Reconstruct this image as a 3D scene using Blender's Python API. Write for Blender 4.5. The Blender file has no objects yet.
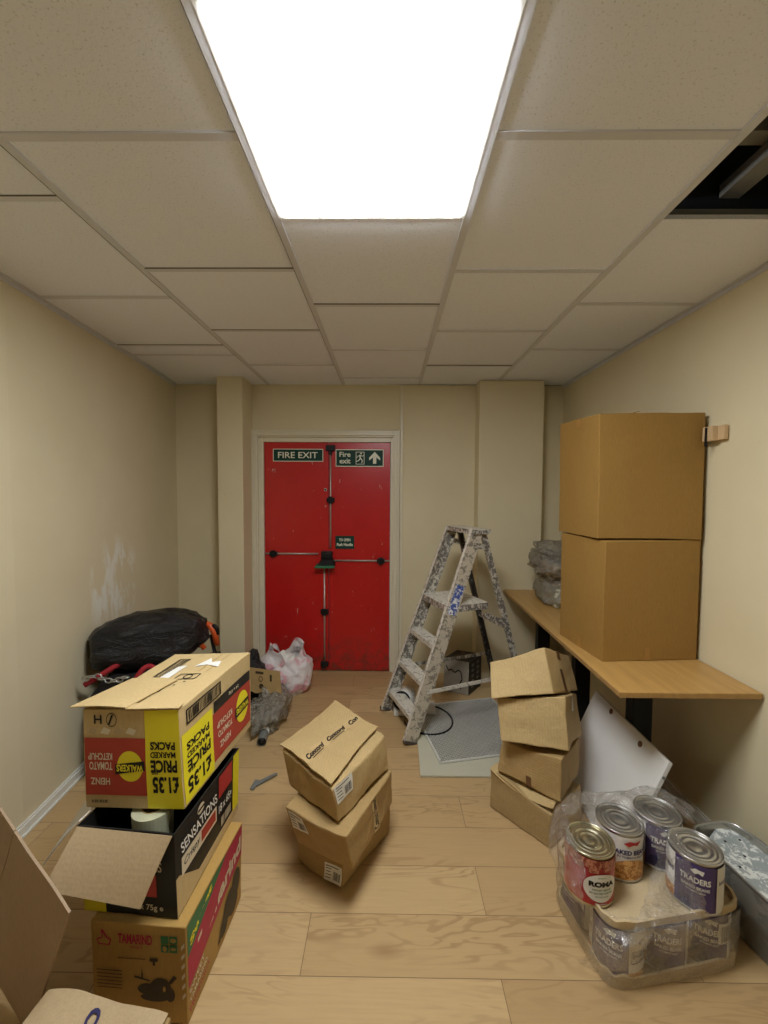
import bpy, bmesh, math, random
from mathutils import Vector, Matrix, noise
random.seed(7)
PI = math.pi
scene = bpy.context.scene
col = scene.collection
V = Vector

# ------------------------------------------------------------------ materials
def nt(name):
    m = bpy.data.materials.new(name); m.use_nodes = True
    t = m.node_tree; b = t.nodes['Principled BSDF']
    return m, t, b
def N(t, kind, **kw):
    n = t.nodes.new(kind)
    for k, v in kw.items():
        if k in n.inputs: n.inputs[k].default_value = v
        else: setattr(n, k, v)
    return n
def mix(t, fac, a, b):
    n = t.nodes.new('ShaderNodeMix'); n.data_type = 'RGBA'
    for s, v in ((0, fac), (6, a), (7, b)):
        if hasattr(v, 'is_output'): t.links.new(v, n.inputs[s])
        elif s == 0: n.inputs[0].default_value = v
        else: n.inputs[s].default_value = (*v[:3], 1)
    return n.outputs[2]
def coords(t, scale=(1, 1, 1), rot=(0, 0, 0)):
    c = t.nodes.new('ShaderNodeTexCoord'); mp = t.nodes.new('ShaderNodeMapping')
    mp.inputs['Scale'].default_value = scale; mp.inputs['Rotation'].default_value = rot
    t.links.new(c.outputs['Object'], mp.inputs['Vector'])
    return mp.outputs['Vector']
def noi(t, vec, scale, detail=3, rough=.55, dist=0):
    n = N(t, 'ShaderNodeTexNoise', Scale=scale, Detail=detail, Roughness=rough, Distortion=dist)
    t.links.new(vec, n.inputs['Vector']); return n.outputs['Fac']
def ramp(t, fac, p0, p1, interp='LINEAR'):
    r = t.nodes.new('ShaderNodeValToRGB'); r.color_ramp.interpolation = interp
    r.color_ramp.elements[0].position = p0; r.color_ramp.elements[1].position = p1
    t.links.new(fac, r.inputs[0]); return r.outputs[0]
def bump(t, b, h, strength, dist=.002):
    n = N(t, 'ShaderNodeBump', Strength=strength, Distance=dist)
    t.links.new(h, n.inputs['Height']); t.links.new(n.outputs[0], b.inputs['Normal'])

def plain(name, c, rough=.6, metal=0, var=.12, scale=9, bmp=0, bscale=60, coat=0):
    m, t, b = nt(name)
    v = coords(t)
    f = noi(t, v, scale)
    t.links.new(mix(t, f, [x * (1 - var) for x in c], [min(1, x * (1 + var)) for x in c]), b.inputs['Base Color'])
    b.inputs['Roughness'].default_value = rough; b.inputs['Metallic'].default_value = metal
    if coat: b.inputs['Coat Weight'].default_value = coat
    if bmp: bump(t, b, noi(t, v, bscale), bmp)
    return m

def card(name, c, rough=.78, direction=(0, 0, 1), var=.12, wr=.6):
    m, t, b = nt(name)
    v = coords(t)
    f = noi(t, v, 5, 5)
    base = mix(t, f, [x * (1 - var) for x in c], [min(1, x * (1 + var)) for x in c])
    fib = noi(t, coords(t, (200, 200, 40)), 1, 2)
    base = mix(t, ramp(t, fib, .35, .8), base, [x * .86 for x in c])
    t.links.new(base, b.inputs['Base Color'])
    b.inputs['Roughness'].default_value = rough
    w = N(t, 'ShaderNodeTexWave', Scale=28, Distortion=.6, Detail=1)
    w.bands_direction = 'X' if direction[0] else ('Z' if direction[2] else 'Y')
    t.links.new(v, w.inputs['Vector'])
    crease = noi(t, v, 11, 4, .6, .8)
    ad = N(t, 'ShaderNodeMath', operation='MULTIPLY_ADD')
    t.links.new(w.outputs['Fac'], ad.inputs[0]); ad.inputs[1].default_value = .06
    t.links.new(crease, ad.inputs[2])
    bump(t, b, ad.outputs[0], wr, .012)
    return m

def wallmat(name, c, c2, patch=False):
    m, t, b = nt(name)
    v = coords(t)
    f = noi(t, v, 1.6, 4, .6)
    base = mix(t, ramp(t, f, .3, .75), c, c2)
    spots = ramp(t, noi(t, v, 26, 3, .7), .72, .78)
    base = mix(t, spots, base, [x * .8 for x in c])
    if patch:
        geo = t.nodes.new('ShaderNodeTexCoord')
        mp = t.nodes.new('ShaderNodeMapping'); mp.inputs['Location'].default_value = (1.64 / .25, -2.42 / .3, -.93 / .3)
        mp.inputs['Scale'].default_value = (1 / .25, 1 / .3, 1 / .3)
        t.links.new(geo.outputs['Object'], mp.inputs['Vector'])
        g = N(t, 'ShaderNodeTexGradient', gradient_type='SPHERICAL')
        t.links.new(mp.outputs[0], g.inputs[0])
        n2 = noi(t, coords(t, (9, 9, 3)), 1.3, 4, .7)
        mu = N(t, 'ShaderNodeMath', operation='MULTIPLY')
        t.links.new(ramp(t, g.outputs['Fac'], 0, .35), mu.inputs[0]); t.links.new(ramp(t, n2, .48, .58), mu.inputs[1])
        base = mix(t, mu.outputs[0], base, (.80, .78, .68))
    t.links.new(base, b.inputs['Base Color'])
    b.inputs['Roughness'].default_value = .62
    bump(t, b, noi(t, v, 34, 4), .12, .004)
    return m

M = {}
M['wall'] = wallmat('cream_wall_paint', (.68, .593, .385), (.74, .655, .445))
M['wall_left'] = wallmat('cream_wall_paint_patched', (.68, .597, .40), (.74, .658, .46), True)
M['gloss_cream'] = plain('cream_gloss_paint', (.72, .66, .50), .35, var=.05, scale=4)
M['skirting'] = plain('white_gloss_skirting', (.78, .77, .70), .3, var=.05)
M['beam'] = plain('dusty_void_timber', (.24, .225, .19), .8)
M['gap'] = plain('grid_dark_line', (.16, .15, .12), .8)  # dark line along one edge of some ceiling bars
M['void'] = plain('dark_void', (.02, .022, .026), .9)

def tilemat():
    m, t, b = nt('ceiling_tile')
    v = coords(t)
    s = ramp(t, noi(t, v, 190, 2, .6), .60, .70)
    base = mix(t, noi(t, v, 1.2, 3), (.84, .875, .95), (.88, .91, .97))
    base = mix(t, s, base, (.66, .67, .69))
    t.links.new(base, b.inputs['Base Color']); b.inputs['Roughness'].default_value = .9
    bump(t, b, noi(t, v, 160, 3), .25, .002)
    return m
M['tile'] = tilemat()
M['tbar'] = plain('ceiling_grid_bar', (.66, .67, .70), .5, var=.05)

def floormat():
    m, t, b = nt('oak_laminate')
    c = t.nodes.new('ShaderNodeTexCoord')
    mp = t.nodes.new('ShaderNodeMapping'); mp.inputs['Location'].default_value = (.26, -.245, 0)
    t.links.new(c.outputs['Object'], mp.inputs['Vector'])
    br = N(t, 'ShaderNodeTexBrick', Scale=1.0)
    br.inputs['Brick Width'].default_value = 1.22; br.inputs['Row Height'].default_value = .19
    br.inputs['Mortar Size'].default_value = .0012; br.inputs['Mortar Smooth'].default_value = .1
    br.inputs['Color1'].default_value = (0, 0, 0, 1); br.inputs['Color2'].default_value = (1, 1, 1, 1)
    br.inputs['Mortar'].default_value = (.5, .5, .5, 1); br.offset = .5; br.inputs['Bias'].default_value = 0
    t.links.new(mp.outputs[0], br.inputs['Vector'])
    # per-plank shift of the grain
    va = N(t, 'ShaderNodeVectorMath', operation='MULTIPLY_ADD')
    t.links.new(br.outputs['Color'], va.inputs[0]); va.inputs[1].default_value = (3.7, 5.1, 2.3)
    t.links.new(c.outputs['Object'], va.inputs[2])
    g1 = t.nodes.new('ShaderNodeMapping'); g1.inputs['Scale'].default_value = (1.5, 8, 1)
    t.links.new(va.outputs[0], g1.inputs['Vector'])
    n1 = noi(t, g1.outputs[0], 1.3, 3, .5, .5)
    w = N(t, 'ShaderNodeMath', operation='MULTIPLY'); t.links.new(n1, w.inputs[0]); w.inputs[1].default_value = 62
    sn = N(t, 'ShaderNodeMath', operation='SINE'); t.links.new(w.outputs[0], sn.inputs[0])
    g2 = t.nodes.new('ShaderNodeMapping'); g2.inputs['Scale'].default_value = (5, 110, 1)
    t.links.new(va.outputs[0], g2.inputs['Vector'])
    fine = noi(t, g2.outputs[0], 1, 4, .6)
    gm = t.nodes.new('ShaderNodeMapping'); gm.inputs['Scale'].default_value = (1.2, 3, 1)
    t.links.new(va.outputs[0], gm.inputs['Vector'])
    mask = ramp(t, noi(t, gm.outputs[0], 1.5, 2), .42, .66)
    base = mix(t, br.outputs['Color'], (.44, .29, .135), (.55, .385, .19))
    mm = N(t, 'ShaderNodeMath', operation='MULTIPLY'); t.links.new(ramp(t, sn.outputs[0], .35, .95), mm.inputs[0]); t.links.new(mask, mm.inputs[1])
    m2 = N(t, 'ShaderNodeMath', operation='MULTIPLY'); t.links.new(mm.outputs[0], m2.inputs[0]); m2.inputs[1].default_value = .5
    base = mix(t, m2.outputs[0], base, (.26, .155, .065))
    m3 = N(t, 'ShaderNodeMath', operation='MULTIPLY'); t.links.new(ramp(t, fine, .4, .8), m3.inputs[0]); m3.inputs[1].default_value = .28
    base = mix(t, m3.outputs[0], base, (.36, .24, .12))
    kn = N(t, 'ShaderNodeTexVoronoi', Scale=1.0)
    gk = t.nodes.new('ShaderNodeMapping'); gk.inputs['Scale'].default_value = (1.8, 4.2, 1)
    t.links.new(va.outputs[0], gk.inputs['Vector']); t.links.new(gk.outputs[0], kn.inputs['Vector'])
    kr = N(t, 'ShaderNodeMath', operation='SUBTRACT'); kr.inputs[0].default_value = 1
    t.links.new(ramp(t, kn.outputs['Distance'], .02, .13), kr.inputs[1])
    k2 = N(t, 'ShaderNodeMath', operation='MULTIPLY'); t.links.new(kr.outputs[0], k2.inputs[0]); k2.inputs[1].default_value = .6
    base = mix(t, k2.outputs[0], base, (.27, .16, .07))
    base = mix(t, br.outputs['Fac'], base, (.20, .13, .07))
    t.links.new(base, b.inputs['Base Color'])
    b.inputs['Roughness'].default_value = .42
    b.inputs['Specular IOR Level'].default_value = .35
    bump(t, b, fine, .05, .001)
    return m
M['floor'] = floormat()

def benchmat():
    m, t, b = nt('oak_bench_top')
    v = coords(t, (30, 2.5, 8))
    f = noi(t, v, 1, 5, .6, .4)
    t.links.new(mix(t, ramp(t, f, .3, .75), (.52, .31, .10), (.39, .22, .065)), b.inputs['Base Color'])
    b.inputs['Roughness'].default_value = .38
    return m
M['bench'] = benchmat()
M['bench_edge'] = plain('worn_bench_edge', (.40, .24, .09), .5, var=.25, scale=14)

def redpaint():
    m, t, b = nt('red_door_paint')
    v = coords(t)
    base = mix(t, noi(t, v, 3, 3), (.46, .010, .010), (.56, .016, .014))
    chips = ramp(t, noi(t, coords(t, (1, 1, .5)), 24, 5, .75), .668, .685)
    base = mix(t, chips, base, (.62, .42, .36))
    # grime along the bottom of the doors
    sx = t.nodes.new('ShaderNodeSeparateXYZ'); c = t.nodes.new('ShaderNodeTexCoord')
    t.links.new(c.outputs['Object'], sx.inputs[0])
    mr = N(t, 'ShaderNodeMapRange'); mr.inputs['From Min'].default_value = .34; mr.inputs['From Max'].default_value = .02
    t.links.new(sx.outputs['Z'], mr.inputs[0])
    mu = N(t, 'ShaderNodeMath', operation='MULTIPLY'); t.links.new(mr.outputs[0], mu.inputs[0])
    t.links.new(ramp(t, noi(t, v, 14, 5, .7), .42, .62), mu.inputs[1])
    base = mix(t, mu.outputs[0], base, (.14, .035, .02))
    t.links.new(base, b.inputs['Base Color'])
    b.inputs['Roughness'].default_value = .30
    bump(t, b, noi(t, v, 30, 4), .12, .004)
    return m
M['red'] = redpaint()

def splat(name, a, bcol, thr, sc, metal=.3, rough=.45):
    m, t, b = nt(name)
    v = coords(t)
    n = noi(t, v, sc, 6, .72, .6)
    f = ramp(t, n, thr - .015, thr + .02)
    t.links.new(mix(t, f, a, bcol), b.inputs['Base Color'])
    b.inputs['Roughness'].default_value = rough; b.inputs['Metallic'].default_value = metal
    bump(t, b, n, .3, .003)
    return m
M['ladder'] = splat('paint_spattered_aluminium', (.20, .185, .16), (.66, .62, .53), .51, 44)
M['ladder_web'] = splat('paint_streaked_aluminium', (.27, .24, .19), (.62, .56, .45), .47, 30)
M['tread'] = splat('painted_tread', (.34, .31, .27), (.68, .64, .55), .44, 38, .1)
M['ladder_dark'] = splat('dark_spattered_metal', (.07, .065, .06), (.5, .48, .42), .60, 34)
M['sticker'] = splat('blue_safety_label', (.05, .09, .32), (.75, .76, .74), .52, 40, 0, .4)

M['carton'] = card('brown_carton', (.40, .265, .105))
M['carton_light'] = card('light_brown_carton', (.50, .355, .16), direction=(1, 0, 0))
M['carton_dull'] = card('dull_brown_carton', (.40, .275, .12), direction=(1, 0, 0))
M['carton_gold'] = card('golden_brown_carton', (.31, .17, .035), var=.06, wr=.12)
M['carton_fruit'] = card('ochre_carton', (.44, .265, .07), var=.06, wr=.1)
M['carton_crisp'] = card('tan_carton', (.57, .42, .20), var=.06, wr=.14)
M['flap_in'] = card('tan_flap_inside', (.50, .37, .21), var=.05, wr=.08)
M['sheet'] = card('large_carton_board', (.38, .27, .17), var=.06, wr=.06)
M['kraft'] = card('kraft_pad', (.55, .43, .25), var=.06, wr=.1)
M['black_print'] = plain('black_print', (.012, .012, .012), .45, var=.3)
M['black_card'] = plain('black_printed_card', (.018, .018, .017), .38, var=.3)
M['red_print'] = plain('brick_red_print', (.40, .055, .035), .5, var=.08)
M['red_bright'] = plain('red_print', (.45, .03, .03), .5)
M['yellow'] = plain('yellow_print', (.80, .70, .02), .5, var=.05)
M['white_print'] = plain('white_print', (.80, .79, .74), .5, var=.04)
M['cream_print'] = plain('cream_print', (.66, .58, .42), .6, var=.05)
M['green_print'] = plain('green_print', (.03, .16, .06), .5)
M['crimson'] = plain('crimson_print', (.44, .035, .07), .5)
M['navy'] = plain('navy_print', (.035, .03, .10), .4, var=.1)
M['purple'] = plain('purple_label', (.085, .06, .17), .35, var=.12)
M['beans'] = splat('bean_picture', (.42, .15, .03), (.75, .42, .14), .5, 90, 0, .4)
M['bean_red'] = splat('kidney_bean_picture', (.22, .03, .02), (.52, .20, .12), .5, 80, 0, .4)
M['label_red'] = plain('red_can_label', (.42, .02, .03), .3, var=.12)
M['label_white'] = plain('white_can_label', (.78, .77, .73), .35, var=.03)
M['tin'] = plain('tin_plate', (.55, .55, .53), .28, .9, var=.1)
M['tin_gold'] = plain('gold_lacquer_tin', (.50, .47, .34), .25, .9, var=.1)
M['dark_print'] = plain('dark_fruit_print', (.05, .035, .02), .5)
M['tapebrown'] = plain('clear_parcel_tape', (.56, .41, .20), .22, var=.05)
M['tape_gold'] = plain('aged_parcel_tape', (.33, .17, .04), .4, var=.1)
M['sign_green'] = plain('sign_green', (.006, .045, .032), .5, var=.05)
M['sign_white'] = plain('sign_luminous_cream', (.80, .80, .64), .4, var=.03)
M['black_iron'] = plain('black_ironmongery', (.018, .018, .018), .4, .3)
M['rod'] = plain('worn_steel_rod', (.50, .48, .43), .4, .5)
M['handle_green'] = plain('green_push_handle', (.02, .16, .07), .4)
M['black_leg'] = plain('black_table_leg', (.008, .008, .008), .5)
M['white_board'] = plain('white_melamine', (.74, .73, .70), .32, var=.03)
M['brown_cap'] = plain('brown_fitting', (.12, .055, .02), .6)
M['grey_board'] = plain('grey_board', (.52, .50, .38), .5, var=.04)
M['grille_light'] = plain('grille_aluminium', (.66, .65, .60), .35, .2, var=.1)
M['grille_dark'] = plain('grille_recess', (.045, .045, .042), .5)
M['zinc'] = splat('galvanised_zinc', (.30, .29, .25), (.44, .42, .36), .5, 9, .6, .42)
M['zinc_dusty'] = splat('limescaled_zinc', (.36, .40, .40), (.78, .80, .77), .52, 30, .15, .6)
M['black_plastic'] = plain('black_plastic', (.012, .012, .012), .35, bmp=.3, bscale=30)
M['grey_plastic'] = plain('grey_plastic_pipe', (.16, .17, .16), .45)
M['orange'] = plain('orange_plastic', (.75, .11, .02), .4)
M['red_cloth'] = plain('red_canvas', (.33, .012, .02), .8, bmp=.4)
M['dark_cloth'] = plain('black_canvas', (.02, .017, .018), .85, bmp=.4)
M['wood_pale'] = plain('pale_softwood', (.60, .42, .23), .6)
M['roll'] = plain('pale_tape', (.52, .52, .36), .3, var=.25, scale=30)
M['white_plastic'] = plain('white_plastic', (.72, .71, .66), .4)
M['appliance_side'] = plain('grey_printed_card', (.33, .30, .25), .6, var=.3, scale=6)

def bagmat():
    m, t, b = nt('black_bin_liner')
    v = coords(t)
    b.inputs['Base Color'].default_value = (.005, .005, .006, 1); b.inputs['Roughness'].default_value = .34
    bump(t, b, noi(t, coords(t, (6, 14, 20)), 1.2, 6, .65, 1.0), .9, .03)
    return m
M['binbag'] = bagmat()
def carriermat():
    m, t, b = nt('pink_white_carrier_plastic')
    v = coords(t)
    f = ramp(t, noi(t, v, 9, 3, .5, 1), .52, .62)
    t.links.new(mix(t, f, (.74, .68, .68), (.66, .34, .38)), b.inputs['Base Color'])
    b.inputs['Roughness'].default_value = .35
    bump(t, b, noi(t, v, 22, 5, .7, 1), .6, .015)
    return m
M['carrier'] = carriermat()
def filmmat(name, opac, tint=(1, 1, 1), gl=.16, rough=.12, base=.5, dif=(.80, .80, .78)):
    m = bpy.data.materials.new(name); m.use_nodes = True
    t = m.node_tree; t.nodes.clear()
    out = t.nodes.new('ShaderNodeOutputMaterial')
    tr = N(t, 'ShaderNodeBsdfTransparent', Color=(*tint, 1)); g = N(t, 'ShaderNodeBsdfGlossy', Roughness=rough)
    d = N(t, 'ShaderNodeBsdfDiffuse', Color=(*dif, 1))
    v = coords(t)
    n = noi(t, v, 16, 5, .7, 1.2)
    bp = N(t, 'ShaderNodeBump', Strength=1.0, Distance=.02); t.links.new(n, bp.inputs['Height'])
    t.links.new(bp.outputs[0], g.inputs['Normal'])
    lw = N(t, 'ShaderNodeLayerWeight', Blend=.35); t.links.new(bp.outputs[0], lw.inputs['Normal'])
    a = t.nodes.new('ShaderNodeMixShader'); c = t.nodes.new('ShaderNodeMixShader')
    wr = ramp(t, n, .55, .75)
    ab = N(t, 'ShaderNodeMath', operation='SUBTRACT'); t.links.new(noi(t, v, 24, 3, .6, 2.0), ab.inputs[0]); ab.inputs[1].default_value = .5
    a2 = N(t, 'ShaderNodeMath', operation='ABSOLUTE'); t.links.new(ab.outputs[0], a2.inputs[0])
    iv = N(t, 'ShaderNodeMath', operation='SUBTRACT'); iv.inputs[0].default_value = 1; t.links.new(ramp(t, a2.outputs[0], .006, .032), iv.inputs[1])
    mxx = N(t, 'ShaderNodeMath', operation='MAXIMUM'); t.links.new(wr, mxx.inputs[0]); t.links.new(iv.outputs[0], mxx.inputs[1]); wr = mxx.outputs[0]  # pale diffuse crease lines, painted in as highlight streaks on the film
    f1 = N(t, 'ShaderNodeMath', operation='MULTIPLY_ADD'); t.links.new(wr, f1.inputs[0]); f1.inputs[1].default_value = opac; f1.inputs[2].default_value = opac * base
    t.links.new(f1.outputs[0], a.inputs[0]); t.links.new(tr.outputs[0], a.inputs[1]); t.links.new(d.outputs[0], a.inputs[2])
    f2 = N(t, 'ShaderNodeMath', operation='MULTIPLY_ADD'); t.links.new(lw.outputs['Facing'], f2.inputs[0]); f2.inputs[1].default_value = gl * 2; f2.inputs[2].default_value = gl * .35
    t.links.new(f2.outputs[0], c.inputs[0]); t.links.new(a.outputs[0], c.inputs[1]); t.links.new(g.outputs[0], c.inputs[2])
    t.links.new(c.outputs[0], out.inputs[0])
    return m
M['film'] = filmmat('clear_shrink_film', .17, gl=.28, rough=.09, base=.08)
M['film_grey'] = filmmat('dusty_clear_polythene', .6, (.80, .78, .72), .14, .25, dif=(.36, .33, .27))
def emis(name, c, s):
    m = bpy.data.materials.new(name); m.use_nodes = True; t = m.node_tree; t.nodes.clear()
    o = t.nodes.new('ShaderNodeOutputMaterial'); e = N(t, 'ShaderNodeEmission', Color=(*c, 1), Strength=s)
    t.links.new(e.outputs[0], o.inputs[0]); return m
M['panel'] = emis('led_panel_glow', (.95, .98, 1.0), 17.0)

for q in ('black_print', 'black_card', 'black_leg', 'black_iron', 'dark_print', 'navy', 'purple', 'void', 'black_plastic', 'dark_cloth', 'sign_green', 'crimson', 'red_print'):
    M[q].node_tree.nodes['Principled BSDF'].inputs['Specular IOR Level'].default_value = .22

# ------------------------------------------------------------------ mesh helpers
class MB:
    def __init__(s): s.v = []; s.f = []; s.m = []; s.mats = []
    def mi(s, mat):
        if mat not in s.mats: s.mats.append(mat)
        return s.mats.index(mat)
    def add(s, vs, fs, mat):
        o = len(s.v); s.v += [V(p) for p in vs]; i = s.mi(mat)
        for f in fs: s.f.append([o + k for k in f]); s.m.append(i)
    def grid(s, fn, nu, nv, mat, cu=False):
        o = len(s.v)
        for j in range(nv + 1):
            for i in range(nu + (0 if cu else 1)): s.v.append(V(fn(i / nu, j / nv)))
        w = nu if cu else nu + 1; mi = s.mi(mat)
        for j in range(nv):
            for i in range(nu):
                a = o + j * w + i; b = o + j * w + (i + 1) % w if cu else a + 1
                s.f.append([a, b, b + w, a + w]); s.m.append(mi)
    def hexa(s, B, T, mat):
        B = [V(p) for p in B]; T = [V(p) for p in T]
        s.add(B + T, [(3, 2, 1, 0), (4, 5, 6, 7), (0, 1, 5, 4), (1, 2, 6, 5), (2, 3, 7, 6), (3, 0, 4, 7)], mat)
    def box(s, x0, x1, y0, y1, z0, z1, mat):
        s.hexa([(x0, y0, z0), (x1, y0, z0), (x1, y1, z0), (x0, y1, z0)], [(x0, y0, z1), (x1, y0, z1), (x1, y1, z1), (x0, y1, z1)], mat)
    def bar(s, p0, p1, wdir, w, t, mat, w1=None):
        p0 = V(p0); p1 = V(p1); d = (p1 - p0).normalized(); a = V(wdir); a = (a - d * a.dot(d)).normalized(); n = d.cross(a)
        w1 = w if w1 is None else w1
        q = lambda p, ww: [p - a * ww / 2 - n * t / 2, p + a * ww / 2 - n * t / 2, p + a * ww / 2 + n * t / 2, p - a * ww / 2 + n * t / 2]
        s.hexa(q(p0, w), q(p1, w1), mat)
    def tube(s, pts, r, mat, n=10, closed=False, cap=True):
        pts = [V(p) for p in pts]; rs = r if isinstance(r, (list, tuple)) else [r] * len(pts)
        o = len(s.v); mi = s.mi(mat); K = len(pts); up = V((0, 0, 1)); last = None
        for i, p in enumerate(pts):
            a = pts[(i - 1) % K] if (closed or i) else p; b = pts[(i + 1) % K] if (closed or i < K - 1) else p
            d = (b - a).normalized()
            if last is None: x = d.cross(up if abs(d.z) < .9 else V((1, 0, 0))).normalized()
            else: x = (last - d * last.dot(d)).normalized()
            last = x; y = d.cross(x)
            for k in range(n):
                t = 2 * PI * k / n; s.v.append(p + (x * math.cos(t) + y * math.sin(t)) * rs[i])
        for i in range(K if closed else K - 1):
            for k in range(n):
                a = o + i * n + k; b = o + i * n + (k + 1) % n; c = o + ((i + 1) % K) * n
                s.f.append([a, b, c + (k + 1) % n, c + k]); s.m.append(mi)
        if cap and not closed:
            s.f.append([o + k for k in range(n)][::-1]); s.m.append(mi)
            s.f.append([o + (K - 1) * n + k for k in range(n)]); s.m.append(mi)
    def lathe(s, prof, cx, cy, mat, n=48):
        s.grid(lambda u, v: (cx + prof[round(v * (len(prof) - 1))][0] * math.cos(2 * PI * u), cy + prof[round(v * (len(prof) - 1))][0] * math.sin(2 * PI * u), prof[round(v * (len(prof) - 1))][1]), n, len(prof) - 1, mat, True)
    def build(s, name, parent=None, smooth=False, bevel=0, solid=0, merge=False):
        loc = parent['_base'] if parent is not None and '_base' in parent else None
        org = V(loc) if loc else V((0, 0, 0))
        me = bpy.data.meshes.new(name)
        me.from_pydata([tuple(p - org) for p in s.v], [], s.f)
        for mt in s.mats: me.materials.append(mt)
        for p, i in zip(me.polygons, s.m): p.material_index = i; p.use_smooth = smooth
        if merge:
            b = bmesh.new(); b.from_mesh(me); bmesh.ops.remove_doubles(b, verts=b.verts, dist=1e-5)
            bmesh.ops.recalc_face_normals(b, faces=b.faces); b.to_mesh(me); b.free()
        me.update()
        o = bpy.data.objects.new(name, me); col.objects.link(o)
        if parent is not None:
            o.parent = parent; o['_base'] = tuple(org)
        if smooth:
            try: me.shade_smooth()
            except Exception: pass
        if solid: md = o.modifiers.new('thickness', 'SOLIDIFY'); md.thickness = solid; md.offset = 0
        if bevel: md = o.modifiers.new('bevel', 'BEVEL'); md.width = bevel; md.segments = 2; md.limit_method = 'ANGLE'; md.angle_limit = math.radians(40)
        return o

def tag(o, label, cat, group=None, kind=None):
    o['label'] = label; o['category'] = cat
    if group: o['group'] = group
    if kind: o['kind'] = kind
    return o
def thing(name, loc, label, cat, group=None):
    o = bpy.data.objects.new(name, None); col.objects.link(o); o.location = loc; o['_base'] = tuple(loc)
    o.empty_display_size = .05
    return tag(o, label, cat, group)
def struct(mb, name, **kw):
    o = mb.build(name, **kw); o['kind'] = 'structure'; return o

# --- surfaces that printing can be laid on
class Surf:
    def __init__(s, a, b, c, d, cr=None): s.p = [V(a), V(b), V(c), V(d)]; s.cr = cr
    def raw(s, u, v):
        a, b, c, d = s.p
        q = (a * (1 - u) + b * u) * (1 - v) + (d * (1 - u) + c * u) * v
        return s.cr(q) if s.cr else q
    def __call__(s, u, v, off=0):
        p = s.raw(u, v)
        if not off: return p
        e = .02
        n = (s.raw(u + e, v) - s.raw(u - e, v)).cross(s.raw(u, v + e) - s.raw(u, v - e)).normalized()
        return p + n * off
    def rot180(s): a, b, c, d = s.p; return Surf(c, d, a, b, s.cr)
    def rot90(s): a, b, c, d = s.p; return Surf(b, c, d, a, s.cr)
class Cyl:
    def __init__(s, cx, cy, z0, z1, r, a0, a1): s.a = (cx, cy, z0, z1, r, a0, a1)
    def __call__(s, u, v, off=0):
        cx, cy, z0, z1, r, a0, a1 = s.a; t = a0 + (a1 - a0) * u
        return V((cx + (r + off) * math.cos(t), cy + (r + off) * math.sin(t), z0 + (z1 - z0) * v))
_tc = {}
def glyphs(txt, bold=0, shear=0):
    k = (txt, bold, shear)
    if k not in _tc:
        cu = bpy.data.curves.new('t', 'FONT'); cu.body = txt; cu.offset = bold; cu.shear = shear; cu.resolution_u = 3
        ob = bpy.data.objects.new('t', cu); col.objects.link(ob)
        bpy.context.view_layer.update()
        dg = bpy.context.evaluated_depsgraph_get()
        me = bpy.data.meshes.new_from_object(ob.evaluated_get(dg))
        b = bmesh.new(); b.from_mesh(me); bmesh.ops.triangulate(b, faces=b.faces)
        vs = [(v.co.x, v.co.y) for v in b.verts]; b.verts.ensure_lookup_table(); b.verts.index_update()
        fs = [[v.index for v in f.verts] for f in b.faces]; b.free()
        bpy.data.objects.remove(ob); bpy.data.curves.remove(cu); bpy.data.meshes.remove(me)
        x0 = min(p[0] for p in vs); x1 = max(p[0] for p in vs); y0 = min(p[1] for p in vs); y1 = max(p[1] for p in vs)
        _tc[k] = ([((x - x0) / (x1 - x0), (y - y0) / (y1 - y0)) for x, y in vs], fs)
    return _tc[k]
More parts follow.
